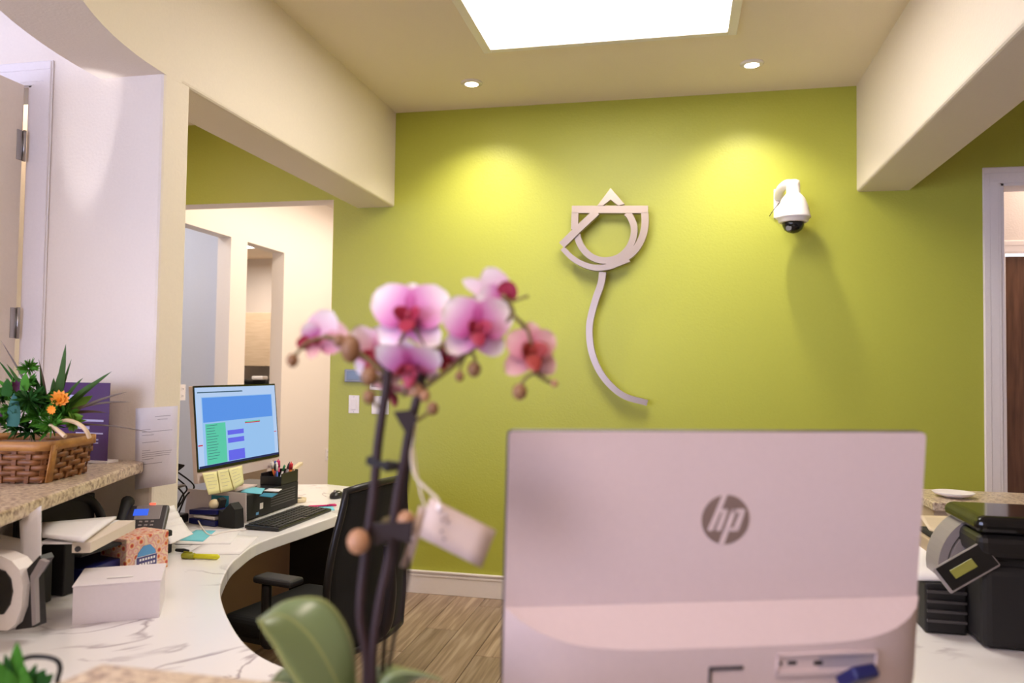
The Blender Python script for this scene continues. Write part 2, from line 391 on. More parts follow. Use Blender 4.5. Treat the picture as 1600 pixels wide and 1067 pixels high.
# hall walls with two openings
HX = -3.53; ht = .12
b = B()
b.box((HX-ht, 2.55, 0), (HX, 4.62, CE)); b.box((HX-ht, 4.62, 2.44), (HX, 5.60, CE), 0); b.box((HX-ht, 5.60, 0), (HX, 5.84, CE)); b.box((HX-ht, 5.84, 2.44), (HX, 6.46, CE)); b.box((HX-ht, 6.46, 0), (HX, 9.0, CE))
struct(b.build('wall_hall', M['cream']), 'cream hallway wall with two tall openings', 'wall')
b = B(); b.box((-6.6, 9.0, 0), (-.5, 9.1, CE)); b.box((-.62, D+t, 0), (-.5, 9.0, CE))
struct(b.build('wall_hall_end', M['white']), 'white walls closing the hallway behind the green wall', 'wall')
b = B(); b.box((-4.75, 2.55, 0), (-4.65, 6.1, CE)); b.box((-4.65, 5.68, 0), (HX-ht, 5.78, CE))
struct(b.build('wall_side_room', M['ibeam']), 'pale grey wall seen through the nearer hallway opening', 'wall')
b = B(); b.box((-6.5, 8.5, 0), (HX-ht, 8.6, CE))
struct(b.build('wall_back_room', M['white']), 'cream wall and low ceiling of the room beyond the narrow opening', 'wall')
b = B(); b.box((-6.5, 6.1, 2.70), (HX-ht, 8.5, 2.76)); struct(b.build('ceiling', M['ceil']), 'low ceiling of the room beyond the narrow opening', 'ceiling')
b = B(); b.box((-6.6, -2.7, 0), (-6.5, 9.1, CE)); struct(b.build('wall_far_left', M['white']), 'white outer wall far to the left', 'wall')
b = B(); b.box((3.5, -2.7, 0), (3.6, 6.9, CE)); struct(b.build('wall_far_right', M['cream']), 'cream outer wall far to the right', 'wall')
b = B(); b.box((-1.3, -2.7, 0), (3.6, -2.6, CE)); b.box((-6.6, -2.7, 2.6), (-1.3, -2.6, CE)); b.box((-6.6, -2.7, 0), (-1.3, -2.6, .5)); b.box((-3.9, -2.7, .5), (-3.8, -2.6, 2.6))
struct(b.build('wall_front', M['white']), 'white lobby wall with wide windows behind the viewer', 'wall')
# room beyond right doorway
b = B(); b.box((1.0, 5.60, 0), (2.08, 5.7, CE)); b.box((2.08, 5.60, 2.22), (3.6, 5.7, CE))
struct(b.build('wall_right_room', M['white']), 'cream wall seen through the right doorway', 'wall')
def casing(b, x0, x1, ztop, y, w=.09, side=-1):
    """stepped moulding round an opening x0..x1 in the wall face at y"""
    for (i, o, d) in ((0, w, .008), (.012, w-.012, .012), (.055, w-.004, .014), (.0, .018, .011)):
        b.box((x0-o, y, 0), (x0-i, y+side*d, ztop+i), .002, seg=1); b.box((x1+i, y, 0), (x1+o, y+side*d, ztop+i), .002, seg=1)
        b.box((x0-o, y, ztop+i), (x1+o, y+side*d, ztop+o), .002, seg=1)
b = B(); casing(b, 1.72, 2.63, 2.46, D); b.box((1.72, D-.005, 0), (1.735, D+t, 2.46)); b.box((2.615, D-.005, 0), (2.63, D+t, 2.46)); b.box((1.72, D-.005, 2.445), (2.63, D+t, 2.46))
struct(b.build('trim_1', M['trim']), 'white moulded casing of the doorway right of the green wall', 'door frame')
b = B(); casing(b, 2.08, 2.95, 2.20, 5.60)
struct(b.build('trim_2', M['trim']), 'white casing of the farther brown door, seen through the right doorway', 'door frame')
b = B(); b.box((2.09, 5.62, .01), (2.94, 5.66, 2.19), .003)
d2 = struct(b.build('door_2', M['brownwood']), 'brown wooden door seen through the right doorway', 'door')
for z0, z1 in ((.2, .95), (1.15, 2.0)):
    q = B(); q.box((2.2, 5.612, z0), (2.84, 5.62, z1), .003); q.build('door_panel', M['brownwood'], d2)
b = B(); casing(b, -3.29, -2.345, 2.43, 2.40); b.box((-2.36, 2.395, 0), (-2.345, 2.555, 2.44)); b.box((-3.30, 2.395, 0), (-3.285, 2.555, 2.44)); b.box((-3.30, 2.395, 2.425), (-2.345, 2.555, 2.44))
struct(b.build('trim_3', M['trim']), 'white moulded casing of the lobby door at the left edge', 'door frame')
b = B(); b.box((-2.395, 1.50, .01), (-2.355, 2.372, 2.425), .003)
d1 = struct(b.build('door_1', M['cream']), 'pale grey lobby door standing open at the left edge', 'door')
for z in (2.2, 1.55, .9, .25):
    q = B(); q.box((-2.356, 2.345, z-.055), (-2.353, 2.372, z+.055), .001, seg=1); q.tube([(-2.349, 2.374, z-.057), (-2.349, 2.374, z+.057)], .006, 10)
    q.build('hinge', M['steel'], d1)
q = B(); q.lathe([(.024, 0), (.024, .008), (.01, .012), (.01, .04), (.026, .05), (.026, .075), (.012, .082)], (-2.355, 1.57, 1.0), Matrix.Rotation(math.pi/2, 3, 'Y'), 16); q.build('door_knob', M['steel'], d1)
# baseboards
def baseb(name, x0, x1, y, label):
    b = B(); b.box((x0, y-.014, 0), (x1, y, .105), .002, seg=1); b.box((x0, y-.017, .105), (x1, y, .118), .003); b.box((x0, y-.011, .118), (x1, y, .128), .003); b.box((x0, y-.02, .128), (x1, y, .142), .005)
    return struct(b.build(name, M['trim']), label, 'baseboard')
baseb('baseboard_back', -2.215, 1.62, D, 'white moulded baseboard under the green wall')

# low curved wall and granite ledges of the counter
def lx(y, off=0): return -1.765+(2.253-y)*.36-off
b = B(); b.prism([(lx(2.39, .25), 2.395), (lx(2.39, .35), 2.395), (lx(.9, .35), .9), (-1.1, .50), (-1.0, .60), (lx(.95, .25), .95)], (0, 0, 0), X3, Y3, Z3, 1.033)
lw = struct(b.build('wall_counter_left', M['cream']), 'tan low wall under the left granite ledge', 'wall')
b = B(); b.prism([(lx(2.36)-.02, 2.395), (lx(2.32)+.0, 2.34), (lx(2.253), 2.253), (lx(1.9), 1.9), (lx(1.476), 1.476), (lx(1.12), 1.12), (lx(1.06, .03), 1.06), (lx(1.06, .42), 1.06), (lx(2.39, .42), 2.395)], (0, 0, 1.035), X3, Y3, Z3, .035)
gl = b.build('granite_ledge', M['granite']); tag(gl, 'speckled beige granite ledge under the plant basket', 'counter')
md = gl.modifiers.new('edge', 'BEVEL'); md.width = .006; md.segments = 2
b = B(); b.box((-1.0, .50, 0), (1.2, .60, 1.033))
struct(b.build('wall_counter_front', M['tan']), 'tan low wall under the front granite ledge', 'wall')
P1 = at(160, 1035, Z=1.07)
b = B(); b.prism([(P1.x, P1.y), (P1.x-.05, .36), (.9, .36), (.9, .64), (-.34, .64), (-.40, P1.y)], (0, 0, 1.035), X3, Y3, Z3, .035)
gf = b.build('granite_ledge', M['granite']); tag(gf, 'corner of a granite ledge at the bottom edge of the picture', 'counter')
gf.modifiers.new('edge', 'BEVEL').width = .004
# right-hand granite counter
b = B(); b.box((.985, 3.36, .87), (2.3, 3.74, .905), .005)
gr = b.build('granite_counter', M['granite']); tag(gr, 'granite-topped counter behind the printer at right', 'counter')
q = B(); q.box((1.0, 3.40, 0), (2.28, 3.72, .87)); q.build('counter_base', M['tan'], gr)

# ================================================================== DESK
fe = [(520, 808), (480, 822), (440, 835), (400, 850), (375, 868), (360, 882), (348, 905), (344, 925), (350, 950), (362, 976), (378, 1000), (400, 1020), (425, 1034), (447, 1043)]
front = [at(*p, Z=.76) for p in fe]; front = [(p.x, p.y) for p in smooth_path(front, 4)]
poly = [(-1.42, 3.86)]+[(-1.425, 3.5)]+front
poly += [(-.80, 1.46), (-.62, 1.30), (-.35, 1.16), (-.1, 1.16), (.12, 1.26), (.26, 1.45), (.33, 1.75), (.35, 2.2), (.35, 3.0)]
poly += [(.97, 3.0), (.97, 2.45)]
poly += [(x, y) for x, y in arc(CX, CY, 1.375, 0, -58, 14)]
poly += [(.3, .61), (-1.0, .61)]
poly += [(lx(.97, .245), .97), (lx(2.39, .245), 2.39)]
poly += [(-1.785, 2.39), (-1.785, 2.56), (-2.05, 2.56), (-2.05, 3.93), (-1.885, 3.985)]
desk = thing('reception_desk', 'curved white marble-topped reception desk wrapping the work area', 'desk', (-1.6, 2.4, 0))
b = B(); b.prism(poly, (0, 0, .715), X3, Y3, Z3, .045); o = b.build('desktop', M['marble'], desk)
bv = o.modifiers.new('edge', 'BEVEL'); bv.width = .004; bv.segments = 2; bv.limit_method = 'ANGLE'; bv.angle_limit = 1
b = B(); b.box((-2.05, 2.56, 0), (-2.03, 2.95, .715)); b.build('back_panel', M['dtan'], desk)
b = B(); b.box((-2.05, 2.95, 0), (-2.03, 3.92, .715)); b.build('back_panel', M['dtan'], desk)
b = B(); b.box((-2.03, 3.85, 0), (-1.62, 3.87, .715)); b.build('end_panel', M['matte'], desk)
b = B(); b.box((-1.78, 2.42, 0), (-1.76, 2.56, .715)); b.build('support_panel', M['tan'], desk)
b = B(); b.box((.93, 2.5, 0), (.96, 2.98, .715)); b.build('side_panel', M['tan'], desk)

# ================================================================== CEILING LIGHTS
sk = thing('ceiling_light', 'large glowing square light panel in the ceiling', 'light', (-.36, 3.2, CE))
x0, x1, y0, y1 = -.97, .245, 2.60, 3.80
b = B(); b.box((x0+.02, y0+.02, CE-.012), (x1-.02, y1-.02, CE-.006)); b.build('diffuser', M['skypanel'], sk)
for a_, c_ in (((x0-.02, y0-.02), (x0+.025, y1+.02)), ((x1-.025, y0-.02), (x1+.02, y1+.02)), ((x0+.025, y0-.02), (x1-.025, y0+.02)), ((x0+.025, y1-.02), (x1-.025, y1+.02))):
    b = B(); b.box((*a_, CE-.02), (*c_, CE), .003); b.build('frame_rail', M['trim'], sk)
for i, (x, y, l) in enumerate(((-1.172, 4.25, 'left recessed downlight in the ceiling, above the orchid'), (.373, 4.243, 'right recessed downlight in the ceiling, above the dome camera'))):
    t_ = thing('downlight', l, 'light', (x, y, CE), 'recessed downlights')
    b = B(); b.lathe([(.038, -.012), (.055, -.010), (.062, -.004), (.062, 0)], (x, y, CE), n=32, cap=False); b.build('trim_ring', M['trim'], t_)
    b = B(); b.lathe([(.001, -.004), (.04, -.009)], (x, y, CE), n=24, cap=False); b.build('lamp', M['bulb'], t_)
    l_ = bpy.data.lights.new('downlight_beam', 'SPOT'); l_.energy = 42; l_.color = (1, .91, .80); l_.spot_size = math.radians(112); l_.spot_blend = 1; l_.shadow_soft_size = .035
    lo = bpy.data.objects.new('downlight_beam', l_); C.objects.link(lo); lo.parent = t_; lo.location = (0, 0, -.03); lo.rotation_euler = (math.radians(12), 0, 0)

# ================================================================== WALL SCULPTURE
sc = thing('flower_sculpture', 'brushed steel tulip emblem mounted on the green wall', 'sculpture', (-.4, D, 1.2))
def sp(x, y, Yp=D-.07):
    p = at(860+x/2.8056, 280+y/2.8056, Y=Yp); return (p.x, p.z)
def sband(name, pts, w_, yoff=0, t_=.045, n=5, lab=None):
    P = [Vector((*sp(x, y), 0)) for x, y in pts]; P = smooth_path(P, n) if n > 1 else P
    P = [(p.x, p.y) for p in P]
    q = B(); ww = w_ if not isinstance(w_, list) else [w_[0]+(w_[1]-w_[0])*i/(len(P)-1) for i in range(len(P))]
    # ribbon as one closed outline
    V = [Vector(p) for p in P]; L = []; Rr = []
    for i, p in enumerate(V):
        d = (V[min(i+1, len(V)-1)]-V[max(i-1, 0)]).normalized(); wi = ww[i] if isinstance(ww, list) else ww
        s_ = Vector((-d.y, d.x))*wi/2; L.append(p+s_); Rr.append(p-s_)
    y_ = D-.085-yoff
    rows = [[q.bm.verts.new((a.x, yy, a.y)) for a, yy in ((l, y_), (r, y_), (r, y_+t_), (l, y_+t_))] for l, r in zip(L, Rr)]
    for u_, v_ in zip(rows, rows[1:]):
        for k in range(4): q.bm.faces.new([u_[k], u_[(k+1) % 4], v_[(k+1) % 4], v_[k]])
    q.bm.faces.new(rows[0]); q.bm.faces.new(rows[-1])
    return q.build(name, M['chrome'], sc)
sband('top_bar', [(95, 134), (428, 134)], .044, n=1)
sband('left_bar', [(109, 148), (107, 222)], .042, n=1)
sband('outer_arc', [(414, 148), (415, 200), (405, 250), (380, 300), (345, 335), (300, 358)], .042)
sband('ring', [(112, 222), (128, 280), (160, 325), (205, 352), (255, 356), (305, 340), (345, 300), (365, 250), (366, 205), (350, 165), (335, 148)], .039, -.004)
sband('diagonal_bar', [(205, 146), (120, 225), (52, 292)], .044, .012, n=1)
sband('lower_arc', [(55, 305), (95, 345), (145, 375), (200, 390), (255, 385), (300, 368), (345, 350)], [.030, .040], .008)
sband('stem', [(230, 408), (222, 460), (198, 530), (175, 620), (172, 690), (184, 765), (215, 840), (265, 905), (330, 953), (425, 980)], [.042, .034], .0)
q = B(); A_ = [Vector((*sp(x, y), 0)) for x, y in ((265, 42), (208, 118), (232, 118), (265, 92), (298, 118), (326, 112))]
q.prism([(p.x, p.y) for p in A_], (0, D-.09, 0), X3, Z3, Y3, .03); q.build('point', M['chrome'], sc)
for x, y in ((270, 134), (109, 200), (240, 388), (172, 640), (330, 955)):
    p = sp(x, y); q = B(); q.tube([(p[0], D-.06, p[1]), (p[0], D, p[1])], .006, 8); q.build('standoff', M['steel'], sc)

# ================================================================== SECURITY CAMERA
cx, cy, cz = .619, D-.17, 2.33
sc2 = thing('security_camera', 'white dome security camera bracketed to the green wall', 'camera', (cx, D, 2.3))
q = B(); q.lathe([(.022, .15), (.034, .145), (.036, .12), (.037, .075), (.042, .07), (.062, .045), (.080, 0), (.090, -.05), (.093, -.058), (.093, -.064), (.085, -.066), (.078, -.085), (.07, -.09)], (cx, cy, cz), n=32); q.build('housing', M['wplastic'], sc2)
q = B(); q.lathe([(.060, -.088), (.058, -.105), (.046, -.13), (.026, -.144), (.002, -.149)], (cx, cy, cz), n=24); q.build('dome', M['gloss'], sc2)
q = B(); q.tube([(cx-.012, cy, cz-.130), (cx-.030, cy-.045, cz-.125)], .016, 14); q.build('lens', M['dgrey'], sc2)
q = B(); q.box((cx-.085, D-.012, cz-.03), (cx-.03, D, cz+.14), .004); q.build('wall_plate', M['wplastic'], sc2)
q = B(); q.tube(smooth_path([(cx-.057, D-.01, cz+.09), (cx-.055, cy+.09, cz+.12), (cx-.03, cy+.03, cz+.135), (cx, cy, cz+.125)]), .026, 14); q.build('arm', M['wplastic'], sc2)
q = B(); q.tube([(cx-.066, D-.012, cz+.105), (cx-.066, D-.016, cz+.105)], .006, 8); q.build('screw', M['dgrey'], sc2)
q = B(); q.tube(smooth_path([(cx-.035, cy+.02, cz+.07), (cx-.075, D-.06, cz+.03), (cx-.108, D-.004, cz-.015)]), .0022, 6); q.build('cable', M['dgrey'], sc2)

# ================================================================== SWITCHES, THERMOSTAT, OUTLETS
def plate(px, py, label, cat, group=None, name='light_switch', w_=.072, h_=.115):
    p = at(px, py, Y=D-.004)
    t_ = thing(name, label, cat, (p.x, D, p.z), group)
    q = B(); q.box((p.x-w_/2, D-.006, p.z-h_/2), (p.x+w_/2, D, p.z+h_/2), .002); q.build('plate', M['wplastic'], t_)
    q = B(); q.box((p.x-.017, D-.010, p.z-.034), (p.x+.017, D-.005, p.z+.034), .002); q.build('rocker', M['trim'], t_)
    for s_ in (-1, 1):
        q = B(); q.tube([(p.x, D-.0055, p.z+s_*.048), (p.x, D-.0075, p.z+s_*.048)], .003, 8); q.build('screw', M['steel'], t_)
plate(553, 631.5, 'white light switch left of the orchid stems, below the thermostat', 'switch', 'light switches on the green wall')
plate(594, 633, 'white light switch partly hidden behind the orchid stem', 'switch', 'light switches on the green wall', w_=.115)
p = at(557, 587, Y=D); th = thing('thermostat', 'grey thermostat with dark display on the green wall', 'thermostat', (p.x, D, p.z))
q = B(); q.box((p.x-.075, D-.022, p.z-.042), (p.x+.075, D, p.z+.042), .006); q.build('housing', mat('thermostat_grey', lin(140, 146, 160), .35), th)
q = B(); q.box((p.x-.058, D-.025, p.z-.026), (p.x+.050, D-.021, p.z+.030), .001); q.build('display', mat('thermostat_screen', lin(64, 80, 92), .2), th)
p = at(590, 600, Y=D); q = B(); q.box((p.x-.045, D-.028, p.z-.038), (p.x+.045, D, p.z+.038), .006)
o = q.build('wall_sensor', M['wplastic']); tag(o, 'small white sensor box on green wall behind the orchid', 'sensor')
q = B(); q.box((p.x-.03, D-.031, p.z-.018), (p.x+.03, D-.027, p.z+.01), .001); q.build('sensor_window', M['grey'], o)
def xplate(px, py, label, name):
    p = at(px, py, X=HX); t_ = thing(name, label, 'outlet' if name == 'wall_outlet' else 'plate', (HX, p.y, p.z))
    q = B(); q.box((HX, p.y-.036, p.z-.058), (HX+.006, p.y+.036, p.z+.058), .002); q.build('plate', M['wplastic'], t_)
    for s_ in (-1, 1):
        q = B(); q.box((HX+.005, p.y-.016, p.z+s_*.026-.014), (HX+.0085, p.y+.016, p.z+s_*.026+.014), .002); q.build('socket', M['dgrey'] if name == 'wall_outlet' and False else M['trim'], t_)
        q = B(); q.box((HX+.008, p.y-.008, p.z+s_*.026-.006), (HX+.009, p.y-.005, p.z+s_*.026+.006)); q.box((HX+.008, p.y+.005, p.z+s_*.026-.006), (HX+.009, p.y+.008, p.z+s_*.026+.006)); q.build('slots', M['matte'], t_)
p = at(284, 613, X=HX); 
q = B()
xplate(284, 613, 'white wall outlet right beside the cream pillar', 'wall_outlet')
xplate(511, 710, 'white outlet plate low on the hall wall beside the green wall edge', 'wall_outlet')

# back room: wall cabinet, ceiling light, black printer
cab = thing('wall_cabinet', 'pale wood wall cabinet in the room beyond the hall', 'cabinet', (-5.0, 8.5, 1.33))
q = B(); q.box((-5.9, 8.14, 1.40), (-4.3, 8.5, 2.02), .003); q.build('body', M['maple'], cab)
for x in (-5.9, -5.1):
    q = B(); q.box((x+.003, 8.12, 1.403), (x+.797, 8.14, 2.017), .002); q.build('door', M['maple'], cab)
q = B(); LC = at(391, 384, Z=2.69); q.box((LC.x-.14, LC.y-.5, 2.685), (LC.x+.04, LC.y+.12, 2.70), .002); o = q.build('ceiling_light', M['officelight']); tag(o, 'bright ceiling light seen through the narrow hallway opening', 'light')
q = B(); q.box((-5.9, 7.7, .86), (-4.0, 8.49, .90), .004); q.box((-5.85, 7.75, 0), (-4.05, 8.49, .86)); o = q.build('cabinet', M['maple']); tag(o, 'base cabinet under the wall cabinet in the far room', 'cabinet')
t_ = thing('copier', 'black office copier just below the far wall cabinet', 'printer', (-4.9, 8.0, .9))
q = B(); q.box((-5.2, 7.8, .90), (-4.35, 8.3, 1.20), .02); q.build('body', M['black'], t_)
q = B(); q.box((-5.18, 7.82, 1.20), (-4.45, 8.28, 1.25), .015); q.build('lid', M['black'], t_)
q = B(); q.box((-4.62, 7.79, 1.25), (-4.48, 7.9, 1.29), .01); q.build('paper_stub', M['wplastic'], t_)

# ================================================================== HP ALL-IN-ONE (back towards us)
T = Vector((-.1963, .9044, 1.3324)); yw, tl = math.radians(19.852), math.radians(5.412)
U = Vector((math.cos(yw), math.sin(yw), 0)); N = Vector((math.sin(yw), -math.cos(yw), 0))
Dn = Vector((0, 0, -1))*math.cos(tl)-N*math.sin(tl); Nn = N*math.cos(tl)-Z3*math.sin(tl)*1.0
Nn = (Dn.cross(U)).normalized(); Nn = Nn if Nn.dot(N) > 0 else -Nn
Wd, H1, H2 = .54, .2128, .3197
def hp(s, h, d=0): return T+U*s+Dn*h+Nn*d
mon = thing('desktop_computer', 'silver all-in-one computer seen from behind on the marble desk', 'computer', hp(Wd/2, 0, -.05)*1)
mon.location = Vector((hp(Wd/2, 0).x, hp(Wd/2, 0).y, .76)); PINV[mon.name] = Matrix.Translation(-mon.location)
def rrect(w_, h_, r, n=4, x=0, y=0):
    o = []
    for cx_, cy_, a in ((w_-r, r, -90), (w_-r, h_-r, 0), (r, h_-r, 90), (r, r, 180)):
        o += [(x+cx_+r*math.cos(math.radians(a+90*k/n)), y+cy_+r*math.sin(math.radians(a+90*k/n))) for k in range(n+1)]
    return o
q = B(); q.prism(rrect(Wd, H2-.002, .006), hp(0, 0, -.0035), U, Dn, Nn, .0035); q.build('shell_back', M['silver'], mon)
q = B(); q.prism(rrect(Wd+.002, H2, .007), hp(-.001, -.001, -.014), U, Dn, Nn, .0105); q.build('bezel', M['dgrey'], mon)
q = B(); q.prism(rrect(Wd-.01, H2-.03, .003), hp(.005, .005, -.0155), U, Dn, Nn, .0015); q.build('screen', M['gloss'], mon)
def bow(s): return max(0, 1-abs(2*s-1)**5)
def hous(s, v):
    # v 0..1 top slope, 1..2 face
    hb = H1+.034*bow(s); db = .052*bow(s)**.8+.002
    if v <= 1: return hp(s*Wd, H1+(hb-H1)*v, .001+db*v)
    return hp(s*Wd, hb+(H2-hb)*(v-1), .001+db)
q = B(); q.grid(lambda a, c: hous(a, c), 40, 1, smooth=False); q.grid(lambda a, c: hous(a, 1+c), 40, 6, smooth=True)
q.grid(lambda a, c: hp(a*Wd, H2, (.003+.052*bow(a)**.8)*c), 40, 1)
q.build('rear_housing', M['silver'], mon)
# logo
def px_on(pxx, pyy, dd):
    v = CF+CR*((pxx-800)/F)-CU*((pyy-533.5)/F); P0 = hp(0, 0, dd); k_ = (P0-O).dot(Nn)/v.dot(Nn); Q = O+v*k_-P0
    return Q.dot(U), Q.dot(Dn)
lc = px_on(1133.5, 811.5, 0); lr = .0312
q = B(); q.prism([(lc[0]+lr*math.cos(2*math.pi*k/48), lc[1]+lr*math.sin(2*math.pi*k/48)) for k in range(48)], hp(0, 0, 0), U, Dn, Nn, .0006)
lg = q.build('round_emblem', M['logo'], mon)
def lp(x, y): return (lc[0]+(x-560)/300*lr, lc[1]+(y-545)/305*lr)
q = B()
for pl in ([(505, 238), (572, 230), (402, 680), (335, 680)], [(500, 415), (578, 415), (562, 458), (484, 458)], [(562, 415), (590, 432), (502, 680), (438, 680), (522, 440)],
           [(635, 415), (700, 415), (548, 860), (482, 855)], [(635, 415), (790, 415), (808, 432), (793, 462), (620, 462)], [(745, 440), (808, 432), (722, 688), (700, 690), (662, 640)], [(600, 645), (700, 642), (722, 672), (705, 690), (590, 690)]):
    q.prism([lp(*p) for p in pl], hp(0, 0, .0006), U, Dn, Nn, .0004)
q.build('emblem_letters', M['silver'], mon)
# ports
df = .054
pa = px_on(1213, 1022, df); pb = px_on(1368, 1048, df)
q = B(); x0_, y0_, x1_, y1_ = pa[0], pa[1]-.001, pb[0], pa[1]+.026
for r_ in (((x0_, y0_), (x1_, y0_+.003)), ((x0_, y1_-.006), (x1_, y1_)), ((x0_, y0_), (x0_+.002, y1_)), ((x1_-.002, y0_), (x1_, y1_))):
    (a_, c_), (e_, g_) = r_; q.prism([(a_, c_), (e_, c_), (e_, g_), (a_, g_)], hp(0, 0, df), U, Dn, Nn, .004)
q.build('port_recess', M['silver'], mon)
q = B(); q.prism([(x0_+.002, y0_+.003), (x1_-.002, y0_+.003), (x1_-.002, y1_-.006), (x0_+.002, y1_-.006)], hp(0, 0, df), U, Dn, Nn, .0006); q.build('port_panel', mat('port_panel_grey', lin(176, 164, 168), .5), mon)
for cxp in (1237, 1278):
    c_ = px_on(cxp, 1035, df); q = B(); q.prism(rrect(.012, .005, .002, 3, c_[0]-.006, c_[1]-.0025), hp(0, 0, df+.0006), U, Dn, Nn, .0006); q.build('port', M['matte'], mon)
c_ = px_on(1215, 1036, df); q = B(); q.prism([(c_[0]+.0035+.0022*math.cos(k*math.pi/6), c_[1]+.0022*math.sin(k*math.pi/6)) for k in range(12)], hp(0, 0, df+.0006), U, Dn, Nn, .0006); q.build('port', M['matte'], mon)
# stand slot, neck and foot
a_ = px_on(1107, 1041, df); c_ = px_on(1160, 1041, df)
q = B(); q.prism([(a_[0], a_[1]), (c_[0], a_[1]), (c_[0], a_[1]+.004), (a_[0]+.003, a_[1]+.004), (a_[0]+.003, a_[1]+.02), (a_[0], a_[1]+.02)], hp(0, 0, df), U, Dn, Nn, .003); q.build('stand_slot', M['dgrey'], mon)
q = B(); nb = hp(a_[0]+.024, a_[1]+.012, df-.005); nb2 = Vector((nb.x, nb.y, .775))-N*.02
q.box((0, 0, 0), (.042, .014, (nb-nb2).length+.012), .003, R=Matrix.Translation((nb+nb2)/2) @ Matrix.Rotation(yw, 4, 'Z') @ Matrix.Rotation(-math.atan2(.02, nb.z-.775), 4, 'X')); q.build('stand_neck', M['grey'], mon)
q = B(); q.box((0, 0, 0), (.20, .17, .012), .004, R=Matrix.Translation(Vector((nb2.x, nb2.y, .766))-N*.045) @ Matrix.Rotation(yw, 4, 'Z')); q.build('stand_foot', M['silver'], mon)
# cable
c_ = px_on(1322, 1040, df)
cb = thing('display_cable', 'navy plug with black cable at the back of the all-in-one', 'cable', hp(c_[0], c_[1], df))
q = B(); q.box((0, 0, 0), (.036, .016, .038), .004, R=Matrix.Translation(hp(c_[0]+.004, c_[1]+.004, df+.018)) @ Matrix.Rotation(yw+.25, 4, 'Z') @ Matrix.Rotation(.9, 4, 'X')); q.build('plug', M['navy'], cb)
pp = [hp(c_[0]+.010, c_[1]+.010, df+.034), hp(c_[0]+.022, c_[1]+.014, df+.042), hp(c_[0]+.034, c_[1]+.035, df+.03), hp(c_[0]+.036, c_[1]+.07, df), hp(c_[0]+.034, c_[1]+.16, -.02), Vector((hp(c_[0], 0, 0).x+.03, hp(c_[0], 0, 0).y+.1, .766))]
q = B(); q.tube(smooth_path(pp), .0042, 8); q.build('cord', M['matte'], cb)

# ================================================================== FAR COMPUTER
FT = Vector((-1.8988, 2.7678, 1.3222)); fy, ft = math.radians(88.2), math.radians(-5.52)
FU = Vector((math.cos(fy), math.sin(fy), 0)); FN = Vector((math.sin(fy), -math.cos(fy), 0))
FD = Vector((0, 0, -1))*math.cos(ft)-FN*math.sin(ft); FNn = FU.cross(FD); FNn = FNn if FNn.dot(FN) > 0 else -FNn
FW, FH = .61, .345
def fp(s, h, d=0): return FT+FU*s+FD*h+FNn*d
fm = thing('desktop_monitor', 'lit monitor with a blue schedule on screen beside the pillar', 'monitor', (FT.x-.05, FT.y+.3, .76))
q = B(); q.prism(rrect(FW, FH+.045, .006), fp(0, 0, -.02), FU, FD, FNn, .018); q.build('shell', M['silver'], fm)
q = B(); q.prism(rrect(FW, FH, .004), fp(0, 0, -.002), FU, FD, FNn, .003); q.build('bezel', M['gloss'], fm)
q = B(); q.prism([(.008, .008), (FW-.008, .008), (FW-.008, FH-.012), (.008, FH-.012)], fp(0, 0, .001), FU, FD, FNn, .0008); scn = q.build('screen', M['scr_bg'], fm)
def srect(name, m_, rs, z=.0026):
    q = B()
    for x0_, y0_, x1_, y1_ in rs:
        a = [(.008+x*(FW-.016), .008+y*(FH-.02)) for x, y in ((x0_, y0_), (x1_, y0_), (x1_, y1_), (x0_, y1_))]
        q.quad(*[fp(x, y, z) for x, y in a])
    return q.build(name, M[m_], scn)
srect('toolbar', 'scr_top', [(0, 0, 1, .12), (0, .12, .06, .97), (.95, .12, 1, .97)])
srect('header_block', 'scr_blue', [(.07, .13, .94, .44)])
srect('schedule_column', 'scr_green', [(.09, .46, .32, .97)])
srect('appointment_block', 'scr_violet', [(.34, .57, .54, .63), (.34, .67, .54, .735), (.34, .83, .54, .965)])
srect('text_lines', 'scr_dark', [(.02, .055, .55, .07)]+[(.10, .48+.035*i, .14+.06*random.random()+.05, .486+.035*i) for i in range(13)], .0034)
srect('green_bar', 'scr_green', [(.56, .475, .76, .49)], .0034)
srect('red_mark', 'scr_red', [(.56, .49, .76, .503), (.0, .71, .05, .725), (.95, .66, .985, .67)], .0034)
srect('taskbar', 'scr_bar', [(0, .972, 1, 1)], .0034)
q = B(); b0 = fp(FW*.5, FH+.03, -.03); q.box((b0.x-.012, b0.y-.05, .876), (b0.x+.006, b0.y+.05, b0.z+.06), .004); q.build('stand_neck', M['tan'], fm)
q = B(); q.box((b0.x-.05, b0.y-.09, .8685), (b0.x+.05, b0.y+.09, .878), .003); q.build('stand_foot', M['silver'], fm)

# small desktop pc
pc = thing('desktop_computer', 'black slim desktop computer lying flat under the far monitor', 'computer', (-1.86, 3.15, .76))
q = B(); q.box((-2.0, 2.93, .765), (-1.755, 3.37, .868), .004); q.build('case', M['black'], pc)
q = B(); q.box((-1.755, 2.93, .765), (-1.742, 3.37, .868), .003); q.build('front_panel', M['matte'], pc)
q = B(); q.box((-1.7421, 3.03, .795), (-1.7405, 3.055, .82)); q.build('badge', M['wplastic'], pc)
q = B(); q.box((-1.7421, 3.0, .775), (-1.7405, 3.02, .786)); q.build('badge', M['labelblue'], pc)
for i in range(6):
    q = B(); q.box((-1.7425, 3.12, .79+.011*i), (-1.7410, 3.34, .794+.011*i)); q.build('vent_slot', M['dgrey'], pc)
for y in (2.96, 3.34):
    for x in (-1.97, -1.78):
        q = B(); q.tube([(x, y, .76), (x, y, .767)], .01, 10); q.build('rubber_foot', M['matte'], pc)

